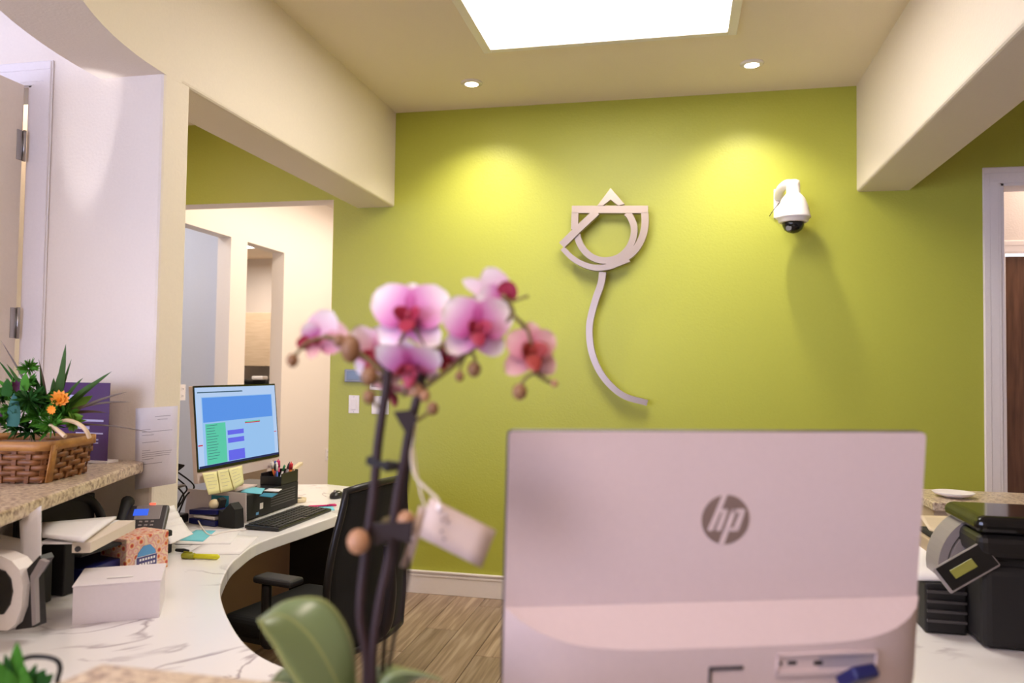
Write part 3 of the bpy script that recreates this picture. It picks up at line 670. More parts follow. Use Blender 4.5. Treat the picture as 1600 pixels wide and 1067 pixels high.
def sheet(name, pts, m_, label, cat, group=None, th_=.0015, parent=None, lines=0, bend=0):
    """a thin sheet through four 3-D corners (TL,TR,BR,BL)"""
    a, b_, c_, d_ = map(Vector, pts); n = (b_-a).cross(d_-a).normalized()
    if n.dot(O-a) < 0: n = -n
    f = lambda s, t: (a*(1-s)+b_*s)*(1-t)+(d_*(1-s)+c_*s)*t
    q = B(); q.grid(lambda s, t: f(s, t)+n*bend*math.sin(math.pi*s), 6, 6); 
    o = q.build(name, M[m_], parent, solid=th_)
    if label: tag(o, label, cat, group)
    if lines:
        q = B()
        if isinstance(lines, int): lines = [(.12+.76*i/lines, .12, .45+.4*random.random()) for i in range(lines)]
        for t0, s_a, e_ in lines:
            z = n*(bend*.8+.0015+th_)
            if bend:
                for k in range(4):
                    s0, s1 = s_a+(e_-s_a)*k/4, s_a+(e_-s_a)*(k+1)/4
                    w0 = n*(bend*math.sin(math.pi*s0)+th_); w1 = n*(bend*math.sin(math.pi*s1)+th_)
                    q.quad(f(s0, t0)+w0, f(s1, t0)+w1, f(s1, t0+.006)+w1, f(s0, t0+.006)+w0)
            else: q.quad(f(s_a, t0)+z, f(e_, t0)+z, f(e_, t0+.012)+z, f(s_a, t0+.012)+z)
        tag(q.build('print_lines', M['ink'], o), kind='stuff')
    return o
def flat(name, px4, z, m_, label, cat, group=None, lines=0, th_=.001):
    return sheet(name, [at(*p, Z=z) for p in px4], m_, label, cat, group, th_, lines=lines)

# notes on the pc and the monitor
sheet('sticky_note', [at(387, 760, Z=.8695), at(414, 763, Z=.8695), at(408, 772, Z=.8695), at(376, 769, Z=.8695)], 'cyan', 'cyan sticky note on top of the black desktop computer', 'note')
sheet('sticky_note', [at(412, 770, Z=.8695), at(435, 771, Z=.8695), at(425, 777, Z=.8695), at(405, 775, Z=.8695)], 'teal', 'dark teal note at the front edge of the black desktop computer', 'note')
sheet('paper_card', [at(420, 763, Z=.8695), at(441, 764, Z=.8695), at(435, 768, Z=.8695), at(412, 767, Z=.8695)], 'paper', 'small white card on the black desktop computer, right of the cyan note', 'card')
sheet('paper_card', [at(380, 756, Z=.8695), at(402, 757, Z=.8695), at(396, 763, Z=.8695), at(366, 762, Z=.8695)], 'yellow', 'pale yellow card lying behind the cyan sticky note', 'card')
for i, (a_, b_, c_, d_) in enumerate((((316, 739), (340, 736), (345, 770), (326, 773)), ((340, 735), (357, 732), (368, 765), (345, 770)), ((357, 732), (378, 727), (381, 754), (366, 765)))):
    Xp = -1.855+.004*i
    sheet('sticky_note', [at(*a_, X=Xp), at(*b_, X=Xp), at(*c_, X=Xp+.03), at(*d_, X=Xp+.03)], 'yellow', ('leftmost yellow note below the lit monitor', 'middle yellow note below the lit monitor', 'rightmost yellow note below the lit monitor, with writing')[i], 'note', 'yellow notes below the monitor', lines=5)
# envelope leaning on the pc side, blue sticker
en = thing('envelope', 'grey envelope with blue sticker leaning on the end of the black computer', 'envelope', (-1.86, 2.91, .76))
q = B(); q.prism([(0, 0), (.285, 0), (.27, .118), (-.0, .125)], (-2.01, 2.895, .762), X3, (0, .16, 1), Y3, .006); q.build('card', mat('envelope_grey', lin(196, 184, 184), .6), en)
q = B(); q.prism([(.12, .06), (.2, .06), (.195, .105), (.115, .105)], (-2.01, 2.894, .762), X3, (0, .16, 1), -Y3, .001); q.build('sticker', M['teal'], en)

# keyboard
kp = [at(385, 826, Z=.765), at(413, 836, Z=.765), at(525, 797, Z=.765), at(478, 789, Z=.765)]
kc = (kp[0]+kp[1]+kp[2]+kp[3])/4; ku = Vector((-.0, 1, 0)); ku = ((kp[2]+kp[3])/2-(kp[0]+kp[1])/2); ku.z = 0; klen = ku.length; ku.normalize(); kv = Vector((ku.y, -ku.x, 0))  # towards user +X
kb = thing('keyboard', 'black wired keyboard in front of the far monitor', 'keyboard', (kc.x, kc.y, .76))
KL, KW = min(klen, .46), .15
RK = Matrix.Translation((kc.x, kc.y, .768)) @ Matrix((( *kv, 0), (*ku, 0), (0, 0, 1, 0), (0, 0, 0, 1))).transposed().to_4x4()
RK = Matrix.Translation((kc.x, kc.y, .769)) @ Matrix(((kv.x, ku.x, 0, 0), (kv.y, ku.y, 0, 0), (0, 0, 1, 0), (0, 0, 0, 1))) @ Matrix.Rotation(math.radians(2.5), 4, 'Y')
q = B(); q.box((0, 0, 0), (KW, KL, .014), .004, R=RK); q.build('case', M['black'], kb)
proto = None
for r_ in range(6):
    x = -KW/2+.016+r_*.0236
    n = 19
    ks = [(j, 1) for j in range(n)]
    if r_ == 5: ks = [(0, 1), (1, 1), (2, 1), (5.5, 6), (10, 1), (11, 1), (12, 1), (13, 1), (14, 1), (15, 1), (16, 1), (17, 1), (18, 1)]
    for j, wd in ks:
        y = -KL/2+.016+(j+.5)*(KL-.032)/n
        if proto is None or wd > 1:
            q = B(); q.box((-.009, -(.0095)-(wd-1)*.011, 0), (.009, .0095+(wd-1)*.011, .004), .0015, seg=1); o = q.build('key', M['key'], kb)
            if wd == 1: proto = o
        else:
            o = proto.copy(); C.objects.link(o)
        o.parent = kb; o.matrix_parent_inverse = PINV[kb.name]
        o.matrix_basis = RK @ Matrix.Translation((x, y, .007))
# mouse
p = at(526, 776, Z=.765); ms = thing('computer_mouse', 'small black mouse near the far end of the desk', 'mouse', (p.x, p.y, .76))
def mouse_bm(p, m_=None):
    q = B(); q.ball((p.x, p.y, .768), .05, (.62, 1.0, .55)); 
    for v in q.bm.verts:
        if v.co.z < .761: v.co.z = .761
    return q
mouse_bm(p).build('shell', M['black'], ms)
q = B(); q.tube([(p.x-.004, p.y-.022, .795), (p.x+.004, p.y-.022, .795)], .007, 12); q.build('scroll_wheel', M['grey'], ms)
q = B(); q.box((p.x+.012, p.y-.02, .787), (p.x+.02, p.y+.005, .7905), .002); q.build('side_button', M['wplastic'], ms)
# pink pen, cyan note
a_, b_ = at(481, 791, Z=.766), at(526, 789, Z=.766)
def pen(a, b_, cols, label, r=.004, name='pen', parent=None):
    a, b_ = Vector(a), Vector(b_); d = (b_-a)
    t_ = thing(name, label, 'pen', (a+b_)/2)
    q = B(); q.tube([a, a+d*.05, a+d*.68], [r*.4, r, r], 10); q.build('barrel', M[cols[0]], t_)
    q = B(); q.tube([a+d*.66, a+d*.97, b_], [r*1.2, r*1.2, r*.8], 10); q.build('cap', M[cols[1]], t_)
    q = B(); q.tube([a+d*.72+Z3*r*1.3, a+d*.95+Z3*r*1.5], r*.3, 6); q.build('clip', M[cols[1]], t_)
    return t_
pen(a_, b_, ('pink', 'pink'), 'thin magenta pen lying behind the keyboard', .004)
flat('sticky_note', [(497, 791), (520, 791), (523, 797), (500, 797)], .7615, 'cyan', 'cyan slip of paper behind the right end of the keyboard', 'note')
# glass tape roll by the pc
p = at(467, 781, Z=.77); t_ = thing('tape_dispenser', 'small beige tape roll beside the black desktop computer', 'tape dispenser', (p.x, p.y, .76))
q = B(); q.lathe([(.032, 0), (.034, .004), (.034, .018), (.014, .018), (.014, 0)], (p.x, p.y, .761), n=24, cap=False); q.build('roll', M['beige'], t_)
q = B(); q.lathe([(.013, 0), (.013, .02), (.01, .02)], (p.x, p.y, .761), n=16); q.build('core', M['dgrey'], t_)

# pen holder
hx, hy, hz = -1.80, 3.32, .868
ph = thing('pen_holder', 'black desk organiser full of pens on the desktop computer', 'pen holder', (hx, hy, hz))
for n_, (a_, c_) in (('front_wall', ((hx+.05, hy-.10, hz), (hx+.054, hy+.05, hz+.052))), ('back_wall', ((hx-.05, hy-.10, hz), (hx-.046, hy+.05, hz+.052))), ('side_wall', ((hx-.05, hy-.104, hz), (hx+.054, hy-.10, hz+.04))), ('side_wall', ((hx-.05, hy+.05, hz), (hx+.054, hy+.054, hz+.055))), ('base', ((hx-.05, hy-.10, hz), (hx+.054, hy+.05, hz+.004))), ('divider', ((hx-.046, hy-.03, hz+.004), (hx+.05, hy-.027, hz+.05)))):
    q = B(); q.box(a_, c_, .001, seg=1); q.build(n_, M['black'], ph)
pens = (('penblue', 'wplastic', 'blue pen'), ('dgrey', 'wplastic', 'grey pen with white end'), ('red', 'dgrey', 'dark red pen'), ('wplastic', 'pengreen', 'white pen with green end'), ('pengreen', 'wplastic', 'green pen'), ('orange', 'wplastic', 'orange marker'), ('wplastic', 'penblue', 'white pen with blue end'), ('pink', 'pink', 'pink highlighter'), ('orange', 'red', 'red and orange marker'), ('grey', 'dgrey', 'grey marker'))
for i, (c1, c2, l) in enumerate(pens):
    y = hy-.09+.0145*i; x = hx+random.uniform(-.03, .035); dx, dy = random.uniform(-.02, .02), random.uniform(-.02, .02)
    pen((x, y, hz+.006), (x+dx, y+dy, hz+.088+random.uniform(-.012, .012)), (c1, c2), l+' standing in the black desk organiser', .0045 if 'mark' not in l and 'high' not in l else .0075)['group'] = 'pens in the desk organiser'
q = B(); q.box((0, 0, 0), (.02, .09, .014), .002, R=Matrix.Translation((hx+.03, hy+.085, hz+.062)) @ Matrix.Rotation(.25, 4, 'X')); o = q.build('clothespin', M['beige']); tag(o, 'tan wooden clip sticking out beside the pens', 'clip')

# navy stapler-like punch with white ball, black pouch
p = at(325, 822, Z=.762); st = thing('hole_punch', 'navy blue hole punch in front of the grey envelope', 'hole punch', (p.x, p.y, .76))
def obox(q, c, u_, sx, sy, sz, bev=.003, tilt=0):
    a = math.atan2(u_.y, u_.x); q.box((0, 0, 0), (sx, sy, sz), bev, R=Matrix.Translation(c) @ Matrix.Rotation(a, 4, 'Z') @ Matrix.Rotation(tilt, 4, 'Y'))
hu = (at(350, 822, Z=.76)-at(302, 815, Z=.76)).normalized()
hc = (at(350, 822, Z=.76)+at(302, 815, Z=.76))/2
q = B(); obox(q, hc+Z3*.012, hu, .15, .07, .022); q.build('base', M['navy'], st)
q = B(); obox(q, hc+Z3*.031, hu, .12, .05, .014); q.build('paper_slot', M['wplastic'], st)
q = B(); obox(q, hc+Z3*.052, hu, .155, .065, .02, tilt=-.08); q.build('lever', M['navy'], st)
p = hc+hu*.03+Z3*.083; q = B(); q.ball(p, .021, (1, 1, .95), u=20, v=14); o = q.build('ball', M['beige']); tag(o, 'round cream ball sitting on the navy hole punch', 'ball')
p = hc+hu*.135; pu = thing('headset_cradle', 'black phone headset cradle right of the navy hole punch', 'cradle', (p.x, p.y, .76))
q = B(); q.prism([(-.05, 0), (.045, 0), (.038, .075), (.012, .098), (-.03, .06), (-.05, .065)], (p.x, p.y+.025, .761), hu, Z3, Vector((hu.y, -hu.x, 0)), .045); q.build('body', M['matte'], pu)
q = B(); q.prism([(-.012, 0), (.012, 0), (.03, .06), (.012, .068)], (p.x-.09, p.y+.06, .80), hu, Z3, Vector((hu.y, -hu.x, 0)), .03); q.build('ear_pad', M['matte'], pu)
q = B(); q.tube(smooth_path([hc-hu*.07+Z3*.02, at(318, 828, Z=.766), at(330, 836, Z=.766), at(350, 831, Z=.766), at(384, 827, Z=.766)]), .003, 8); o = q.build('white_cable', M['wplastic']); tag(o, 'white cable curling on the papers by the hole punch', 'cable')

# cable tangle and power adaptor behind the monitor
cbd = thing('power_strip', 'black power strip and tangled cables behind the left of the monitor', 'cables', (-2.0, 2.78, .76))
q = B(); q.box((-2.03, 2.66, .80), (-1.97, 2.80, .86), .01); q.box((-2.04, 2.70, .762), (-1.96, 2.86, .80), .008); q.build('adaptor', M['black'], cbd)
q = B(); q.box((-2.03, 2.68, .905), (-1.98, 2.86, .915), .003); q.build('bracket', M['grey'], cbd)
q = B(); q.box((-2.03, 2.66, .885), (-1.98, 2.80, .905), .004); q.build('clamp', M['black'], cbd)
for i in range(7):
    q = B(); y = 2.66+.03*i
    q.tube(smooth_path([(-2.0, y, .79), (-1.99+.02*math.sin(i*2), y+.05, .86), (-2.0, y-.02+.02*i, .90), (-1.99, 2.72+.03*math.cos(i), .95+.01*i), (-1.95, 2.80, 1.0)]), .0035, 6); q.build('cable', M['matte'], cbd)

# papers on desk
flat('paper_sheet', [(285, 868), (345, 835), (404, 838), (375, 866)], .7612, 'paper', 'white sheet lying on the marble beside the yellow highlighter', 'paper', lines=0)
flat('paper_sheet', [(270, 850), (318, 826), (378, 826), (360, 850)], .7626, 'paper', 'white sheet under the cyan paper slip', 'paper')
flat('sticky_note', [(279, 844), (306, 828), (337, 829), (317, 846)], .7642, 'cyan', 'cyan paper slip on white sheets beside the tissue box', 'note')
# highlighter
a_, b_ = at(343, 870, Z=.770), at(284, 868, Z=.770)
pen(a_, b_, ('highlighter', 'olive'), 'yellow highlighter lying beside the tissue box', .0085, 'highlighter')
p = at(287, 860, Z=.77); q = B(); q.tube([p-X3*.03, p-X3*.0, p+X3*.02], [.005, .007, .004], 10); o = q.build('pen', M['matte']); tag(o, 'black pen tip poking out behind the yellow highlighter', 'pen')

# tissue box
TZ = .76
ta, tb = at(196, 905, Z=TZ), at(262, 886, Z=TZ); tcn = at(281, 868, Z=TZ)
tu = (tb-ta).normalized(); tv = Vector((-tu.y, tu.x, 0)); TW = (tb-ta).length; TD = .20
TW = .16; tb = ta+tu*TW; TD = .11
tis = thing('tissue_box', 'floral tissue box with blue label behind the white box', 'tissue box', ta)
TH = .118
q = B(); q.box((0, 0, 0), (TW, TD, TH), .003, R=Matrix.Translation(ta+tu*TW/2+tv*TD/2+Z3*TH/2) @ Matrix.Rotation(math.atan2(tu.y, tu.x), 4, 'Z')); q.build('carton', M['tissue'], tis)
q = B(); q.prism([(.2*TW, .1*TH), (.72*TW, .1*TH), (.72*TW, .42*TH), (.6*TW, .66*TH), (.32*TW, .66*TH), (.2*TW, .42*TH)], ta, tu, Z3, -tv, .0015); o = q.build('white_label', M['paper'], tis)
q = B(); q.prism([(.24*TW, .48*TH), (.68*TW, .48*TH), (.66*TW, .58*TH), (.54*TW, .74*TH), (.38*TW, .74*TH), (.26*TW, .58*TH)], ta-tv*.0015, tu, Z3, -tv, .001); q.build('blue_cap_print', M['labelblue'], tis)
q = B(); q.prism([(.23*TW, .16*TH), (.70*TW, .16*TH), (.70*TW, .46*TH), (.23*TW, .46*TH)], ta-tv*.0015, tu, Z3, -tv, .001); q.build('navy_panel_print', M['labelnavy'], tis)
q = B()
for z0 in (.36, .24):
    x = .29
    for k in range(6):
        q.quad(*[ta-tv*.0030+tu*TW*a+Z3*TH*b_ for a, b_ in ((x, z0), (x+.045, z0), (x+.045, z0+.06), (x, z0+.06))]); x += .065
q.build('label_letters', M['paper'], tis)

# white lidded box
wa, wb_ = at(112, 977, Z=.76), at(249, 965, Z=.76); wu = (wb_-wa).normalized(); wv = Vector((-wu.y, wu.x, 0)); WW = (wb_-wa).length
print('white box width', WW)
wx = thing('white_box', 'plain white lidded carton box on the marble in the left foreground', 'box', wa)
# height from the photo
WHt = .098
RW = lambda dz, sx, sy, sz: Matrix.Translation(wa+wu*WW/2+wv*.085+Z3*dz) @ Matrix.Rotation(math.atan2(wu.y, wu.x), 4, 'Z')
q = B(); q.box((0, 0, 0), (WW, .17, WHt-.006), .001, seg=1, R=RW((WHt-.006)/2, 0, 0, 0)); q.build('carton', M['carton'], wx)
q = B(); q.box((0, 0, 0), (WW+.004, .173, .004), .001, seg=1, R=RW(WHt-.003, 0, 0, 0) @ Matrix.Rotation(.01, 4, 'X')); q.build('lid', M['carton'], wx)
q = B(); q.box((0, 0, 0), (.06, .012, .001), 0, R=RW(WHt+.0005, 0, 0, 0) @ Matrix.Translation((.0, -.035, 0))); q.build('embossed_mark', M['paper'], wx)

# flyer stand
fl = thing('flyer_stand', 'purple flyer in a clear stand behind the plant basket', 'sign', (-1.97, 2.28, 1.07))
fa, fb, fc, fd = (at(100, 597, Y=2.28), at(171, 597, Y=2.28), at(167, 722, Y=2.30), at(100, 722, Y=2.30))
fz = 1.078
fu = X3
q = B(); q.prism([(fa.x-.03, fz), (fb.x, fz), (fb.x+.003, fa.z), (fa.x-.03, fa.z)], (0, 2.28, 0), X3, Z3, Y3, .002); q.build('flyer', M['purple'], fl)
q = B(); q.box((fa.x-.035, 2.275, 1.07), (fb.x+.005, 2.33, 1.079), .001, seg=1); q.build('base', M['wplastic'], fl)
q = B()
for i, (x0_, x1_, zz, h_) in enumerate(((.0, .42, .80, .010), (.0, .36, .76, .010), (.45, .9, .50, .007), (.3, .6, .40, .010), (.3, .9, .34, .005), (.3, .75, .30, .005), (.4, .8, .26, .005), (.3, .8, .22, .004))):
    Wf = fb.x-fa.x; z_ = fz+(fa.z-fz)*zz; q.quad((fa.x+Wf*x0_, 2.2795, z_), (fa.x+Wf*x1_, 2.2795, z_), (fa.x+Wf*x1_, 2.2795, z_+h_), (fa.x+Wf*x0_, 2.2795, z_+h_))
tag(q.build('print_lines', mat('flyer_print', lin(190, 186, 220), .6), fl), kind='stuff')
# taped notice on pillar
sheet('notice_sheet', [at(212, 638, Y=2.375), at(278, 634, Y=2.375), at(275, 755, Y=2.375), at(211, 765, Y=2.375)], 'paper', 'white printed notice taped to the end of the cream pillar', 'paper', th_=.0008, lines=[(.115, .52, .86), (.155, .58, .80), (.27, .2, .42), (.30, .2, .9), (.34, .2, .5), (.43, .2, .62), (.53, .2, .42), (.56, .2, .9), (.585, .2, .88), (.61, .2, .86), (.64, .2, .5), (.70, .2, .7)], bend=.012)

# brochure rack: stepped white sheets
bk = thing('brochure_stack', 'fanned stack of white leaflets behind the tissue box', 'papers', (-1.75, 2.5, .76))
for i in range(5):
    y0_ = 792+i*7; q = [(252+i*3, y0_+6), (276+i*5, y0_-2+1), (296+i*1.0, 826), (258, 842)]
    d_ = .95-.012*i
    a_, b_, c_, e_ = at(243+i*4, 797+i*9, X=-1.775+.016*i), at(272+i*5.5, 789+i*9.5, X=-1.775+.016*i), at(290+i*3, 834, X=-1.735+.016*i), at(258+i*2, 850, X=-1.735+.016*i)
    o = sheet('leaflet', [a_, b_, c_, e_], 'paper', None, None, parent=None, th_=.0015)
    o.parent = bk; o.matrix_parent_inverse = PINV[bk.name]

# desk phone
pc_ = at(218, 800, Y=2.25); ph2 = thing('desk_phone', 'dark desk phone with blue display below the pillar', 'phone', (pc_.x, 2.25, .76))
RP = Matrix.Translation((pc_.x-.02, 2.30, .874)) @ Matrix.Scale(.82, 4) @ Matrix.Rotation(math.radians(25), 4, 'Z') @ Matrix.Rotation(math.radians(40), 4, 'X')
q = B(); q.box((0, 0, 0), (.17, .17, .03), .008, R=RP); q.build('body', M['dgrey'], ph2)
q = B(); q.box((0, 0, 0), (.056, .034, .003), .001, seg=1, R=RP @ Matrix.Translation((-.018, .045, .016))); q.build('display', M['lcd'], ph2)
q = B(); q.box((0, 0, 0), (.10, .075, .004), .002, R=RP @ Matrix.Translation((.01, .045, .0135))); q.build('display_frame', M['grey'], ph2)
q = B(); q.box((0, 0, 0), (.024, .006, .006), .001, R=RP @ Matrix.Translation((.02, .086, .018))); q.build('message_lamp', M['redled'], ph2)
q = B(); q.tube([RP @ Vector(v) for v in ((-.075, -.09, .03), (-.075, -.06, .045), (-.075, 0, .05), (-.075, .06, .045), (-.075, .09, .03))], [.022, .017, .014, .017, .022], 12); q.build('handset', M['matte'], ph2)
q = B()
q.box((pc_.x-.07, 2.31, .761), (pc_.x+.03, 2.385, .84), .006); q.build('stand', M['matte'], ph2)
for r_ in range(4):
    for k in range(3):
        q = B(); q.box((0, 0, 0), (.012, .009, .004), .001, seg=1, R=RP @ Matrix.Translation((-.01+.022*k, -.005-.018*r_, .0165))); q.build('button', M['grey'], ph2)

# black tray unit with papers (left)
def yb(px, py, Y): return at(px, py, Y=Y)
tr = thing('paper_tray', 'black letter tray holding white papers left of the tissue box', 'tray', (-1.7, 2.0, .76))
q = B(); q.box((-1.82, 1.86, .762), (-1.66, 1.90, .955), .004); q.build('side_wall', M['matte'], tr)
q = B(); q.box((-1.82, 1.90, .762), (-1.64, 2.14, .770), .002); q.build('shelf', M['matte'], tr)
q = B(); q.box((-1.82, 1.90, .86), (-1.64, 2.14, .868), .002); q.build('shelf', M['matte'], tr)
q = B(); q.box((-1.835, 1.86, .762), (-1.82, 2.16, .995), .004); q.build('back_wall', M['matte'], tr)
q = B(); q.tube(smooth_path([(-1.828, 1.86, .995), (-1.828, 2.0, .998), (-1.825, 2.10, .99), (-1.815, 2.15, .96), (-1.80, 2.17, .90), (-1.80, 2.17, .80)]), .014, 10); q.build('rail', M['matte'], tr)
sheet('paper_stack', [at(64, 818, Z=.965), at(182, 808, Z=.965), at(130, 846, Z=.965), at(66, 838, Z=.965)], 'paper', 'loose white papers on top of the black letter tray', 'papers', th_=.006)
a_ = at(132, 850, Z=.95); b_ = at(203, 815, Z=.95); dd = (b_-a_).normalized(); nn = Vector((dd.y, -dd.x, 0))
kb2 = thing('binder', 'cream binder lying across the letter tray behind the tissue box', 'binder', a_)
q = B(); q.prism([(0, 0), (.045, .0), (.045, .026), (0, .026)], a_-Z3*.022-nn*.03, nn, Z3, dd, (b_-a_).length); q.build('spine', mat('cream_binder', lin(230, 216, 200), .5), kb2)
q = B(); q.prism([(-.08, .0), (.0, .0), (.0, .005), (-.08, .005)], a_-Z3*.0-nn*.03, nn, Z3, dd, (b_-a_).length); q.build('cover', M['paper'], kb2)
q = B(); q.tube([a_-nn*.015+Z3*-.012, a_-nn*.015-dd*.004+Z3*-.012], .007, 12); q.build('finger_hole', M['dgrey'], kb2)
q = B(); q.box((-1.80, 1.92, .771), (-1.645, 2.12, .82), .003); o = q.build('folder_pile', M['navy']); tag(o, 'dark navy folders lying under the cream binder', 'folders')

# label printer / check scanner at far left
sx, sy = -1.55, 1.545
sn = thing('document_scanner', 'white and black document scanner at the left edge with a sheet standing in it', 'scanner', (sx, sy, .76))
cf = at(30, 985, Z=.76)
def spx(px, py, Y=1.53): return at(px, py, Y=Y)
def poly3(q, pts, Y, t_, m=0):
    P = [at(*p, Y=Y) for p in pts]; q.prism([(p.x, p.z) for p in P], (0, Y, 0), X3, Z3, Y3, t_, m)
q = B(); poly3(q, [(-40, 985), (12, 985), (24, 975), (33, 950), (36, 915), (30, 890), (18, 876), (0, 868), (-40, 862)], 1.52, .045); q.build('shell', M['wplastic'], sn)
q = B(); poly3(q, [(-40, 960), (4, 960), (14, 945), (18, 925), (15, 905), (6, 893), (-8, 888), (-40, 886)], 1.515, .01); q.build('mouth', M['gloss'], sn)
q = B(); poly3(q, [(24, 984), (54, 980), (50, 900), (66, 875), (62, 868), (36, 895), (33, 955)], 1.54, .035); q.build('front_frame', M['black'], sn)
q = B(); poly3(q, [(50, 978), (56, 974), (54, 905), (72, 878), (62, 874), (47, 900)], 1.530, .012); q.build('guide', M['grey'], sn)
sheet('paper_sheet', [spx(31, 814, 1.60), spx(64, 790, 1.60), spx(64, 878, 1.60), spx(35, 892, 1.60)], 'paper', 'white sheet standing upright in the document scanner', 'paper', th_=.003)
sheet('paper_stack', [spx(0, 836, 1.75), spx(66, 850, 1.72), spx(36, 895, 1.66), spx(-30, 880, 1.66)], 'paper', 'white papers lying behind the upright sheet at the left edge', 'papers', th_=.006)
q = B(); q.box((-1.77, 1.73, .761), (-1.66, 1.82, .875), .004); o = q.build('file_box', M['matte']); tag(o, 'black file box behind the document scanner', 'file box')

# small dark plant in wire holder at bottom left, on the granite ledge corner
p0 = at(35, 1075, Z=1.07)
p0 = Vector((-.74, .70, 1.07)); 
p0 = at(30, 1062, d=.93)
sm = thing('small_plant', 'dark green plant in a wire holder at the bottom left corner', 'plant', (p0.x, p0.y, .76))
q = B(); q.lathe([(.035, 0), (.045, .05), (.05, .14), (.046, .14), (.0, .13)], (p0.x-.01, p0.y, .76), n=24, cap=False); q.build('pot', M['black'], sm)
a_ = [at(*v, d=.93) for v in ((32, 1031), (50, 1026), (75, 1027), (90, 1033), (94, 1045), (90, 1062), (88, 1085))]
q = B(); q.tube(smooth_path(a_), .003, 8); q.build('wire_loop', M['matte'], sm)
def blade(q, base, tip, w_, bend=.0, bdir=Vector((0, 0, 1)), side=None):
    base, tip = Vector(base), Vector(tip); d = tip-base; side = side or d.cross(CF).normalized()
    n = side.cross(d).normalized()
    def f(s, t):
        ww = w_*(math.sin(math.pi*min(1, t*.72+.28))**.8 if t < .999 else 0)
        return base+d*t+bdir*bend*math.sin(math.pi*t)+side*(s-.5)*ww+n*abs(s-.5)*ww*.3
    q.grid(f, 2, 7, uv=True)
for (bx, by, tx, ty, w_) in ((20, 1085, 27, 1002, .022), (25, 1085, 40, 1040, .02), (40, 1085, 72, 1045, .018), (10, 1085, -5, 1030, .02), (50, 1085, 84, 1052, .016), (15, 1085, 8, 1020, .016), (30, 1090, 58, 1036, .014), (22, 1090, 12, 1045, .02), (35, 1090, 45, 1055, .02)):
    q = B(); blade(q, at(bx, by, d=.93), at(tx, ty, d=.91), w_); q.build('leaf', M['fernd'] if w_ < .02 else M['fern'], sm)

# ================================================================== BASKET WITH PLANTS
NA = at(66, 755, Z=1.072); NB = at(143, 736, Z=1.072)
bu = (NB-NA); bu.z = 0; bl = bu.length; bu.normalize(); bv_ = Vector((-bu.y, bu.x, 0)) if Vector((-bu.y, bu.x, 0)).x < 0 else Vector((bu.y, -bu.x, 0))
print('basket', NA, NB, bl)
bk_ = thing('flower_basket', 'brown woven basket of green foliage and an orange bloom on the granite ledge', 'basket', NA)
# footprint: corner NA, along bu (bl) and along toward lobby/left
LL = .26; bl = min(bl, .24)
side_dir = (at(0, 757, Z=1.072)-NA); side_dir.z = 0; side_dir.normalize()
bs = -bv_ if (-bv_).dot(side_dir) > 0 else bv_
cen = NA+bu*bl/2+bs*LL/2
def bpt(a, z, grow=0):
    """rounded-rectangle perimeter, a in 0..1"""
    W2, L2, r = bl/2+grow, LL/2+grow, .035
    pts = rrect(2*W2, 2*L2, r, 5); n = len(pts)
    P = [Vector((x-W2, y-L2)) for x, y in pts]; seg = [(P[(i+1) % n]-P[i]).length for i in range(n)]; T_ = sum(seg); s = (a % 1)*T_
    for i in range(n):
        if s <= seg[i]: break
        s -= seg[i]
    v = P[i]+(P[(i+1) % n]-P[i])*(s/seg[i] if seg[i] else 0)
    return Vector((cen.x, cen.y, 0))+bu*v.x+bs*v.y+Z3*z
BH = .098
NS = 26
for r_ in range(6):
    z0_ = 1.076+r_*.0155; q = B()
    def f(s, t, r_=r_, z0_=z0_):
        g = .006*z0_+(z0_-1.07)*.16+.004*math.sin(2*math.pi*s*NS/2+math.pi*r_)
        return bpt(s, z0_+.0145*t, g-.006)
    q.grid(f, 156, 1); q.build('weaver', M['wicker'], bk_, solid=.003)
for k in range(NS):
    q = B(); a = (k+.5)/NS
    p, p2 = bpt(a-.006, 1.071, .0), bpt(a+.006, 1.071, .0); e_, e2 = bpt(a-.006, 1.17, .017), bpt(a+.006, 1.17, .017)
    q.quad(p, p2, e2, e_); q.build('stake', M['wicker'], bk_, solid=.004)
q = B(); q.grid(lambda s, t: bpt(s, 1.162+.026*t, .020), 60, 1); q.build('rim', M['wickerl'], bk_, solid=.006)
q = B()
a, c_ = NA+Z3*0, NA
q.box((0, 0, 0), (.03, .006, .1), .002, R=Matrix.Translation(bpt(0, 1.12, .014)) @ Matrix.Rotation(math.atan2(bu.y, bu.x), 4, 'Z')); q.bm.free()
cq = [NA+bu*.0+Z3*.05, NA]
q = B(); n0 = NA+bs*.008-bu*-.01
q.grid(lambda s, t: Vector((NA.x, NA.y, 1.072))+bu*(.028*(s)+.006-.006*t)+(-bs)*(.005+.018*t)+Z3*.105*t, 2, 2); q.build('corner_post', M['wickerl'], bk_, solid=.004)
q = B(); q.box((0, 0, 0), (bl*.96, LL*.96, .012), .004, R=Matrix.Translation(Vector((cen.x, cen.y, 1.162))) @ Matrix.Rotation(math.atan2(bu.y, bu.x), 4, 'Z')); q.build('moss', M['moss'], bk_)
q = B(); q.box((0, 0, 0), (bl*.98, LL*.98, .008), .002, R=Matrix.Translation(Vector((cen.x, cen.y, 1.076))) @ Matrix.Rotation(math.atan2(bu.y, bu.x), 4, 'Z')); q.build('basket_base', M['wicker'], bk_)
dB = (cen-O).dot(CF)
def bp(px, py, dd=0): return at(px, py, d=dB+dd)
q = B(); q.tube(smooth_path([bp(88, 662, -.06), (bp(105, 657, -.06)), bp(122, 662, -.05), bp(134, 672, -.05), bp(140, 684, -.04)]), .006, 8); q.build('handle', M['cane'], bk_)
q = B(); q.tube(smooth_path([bp(78, 664, -.08), bp(90, 672, -.09), bp(102, 682, -.1)]), .006, 8); q.build('handle', M['cane'], bk_)
random.seed(11)
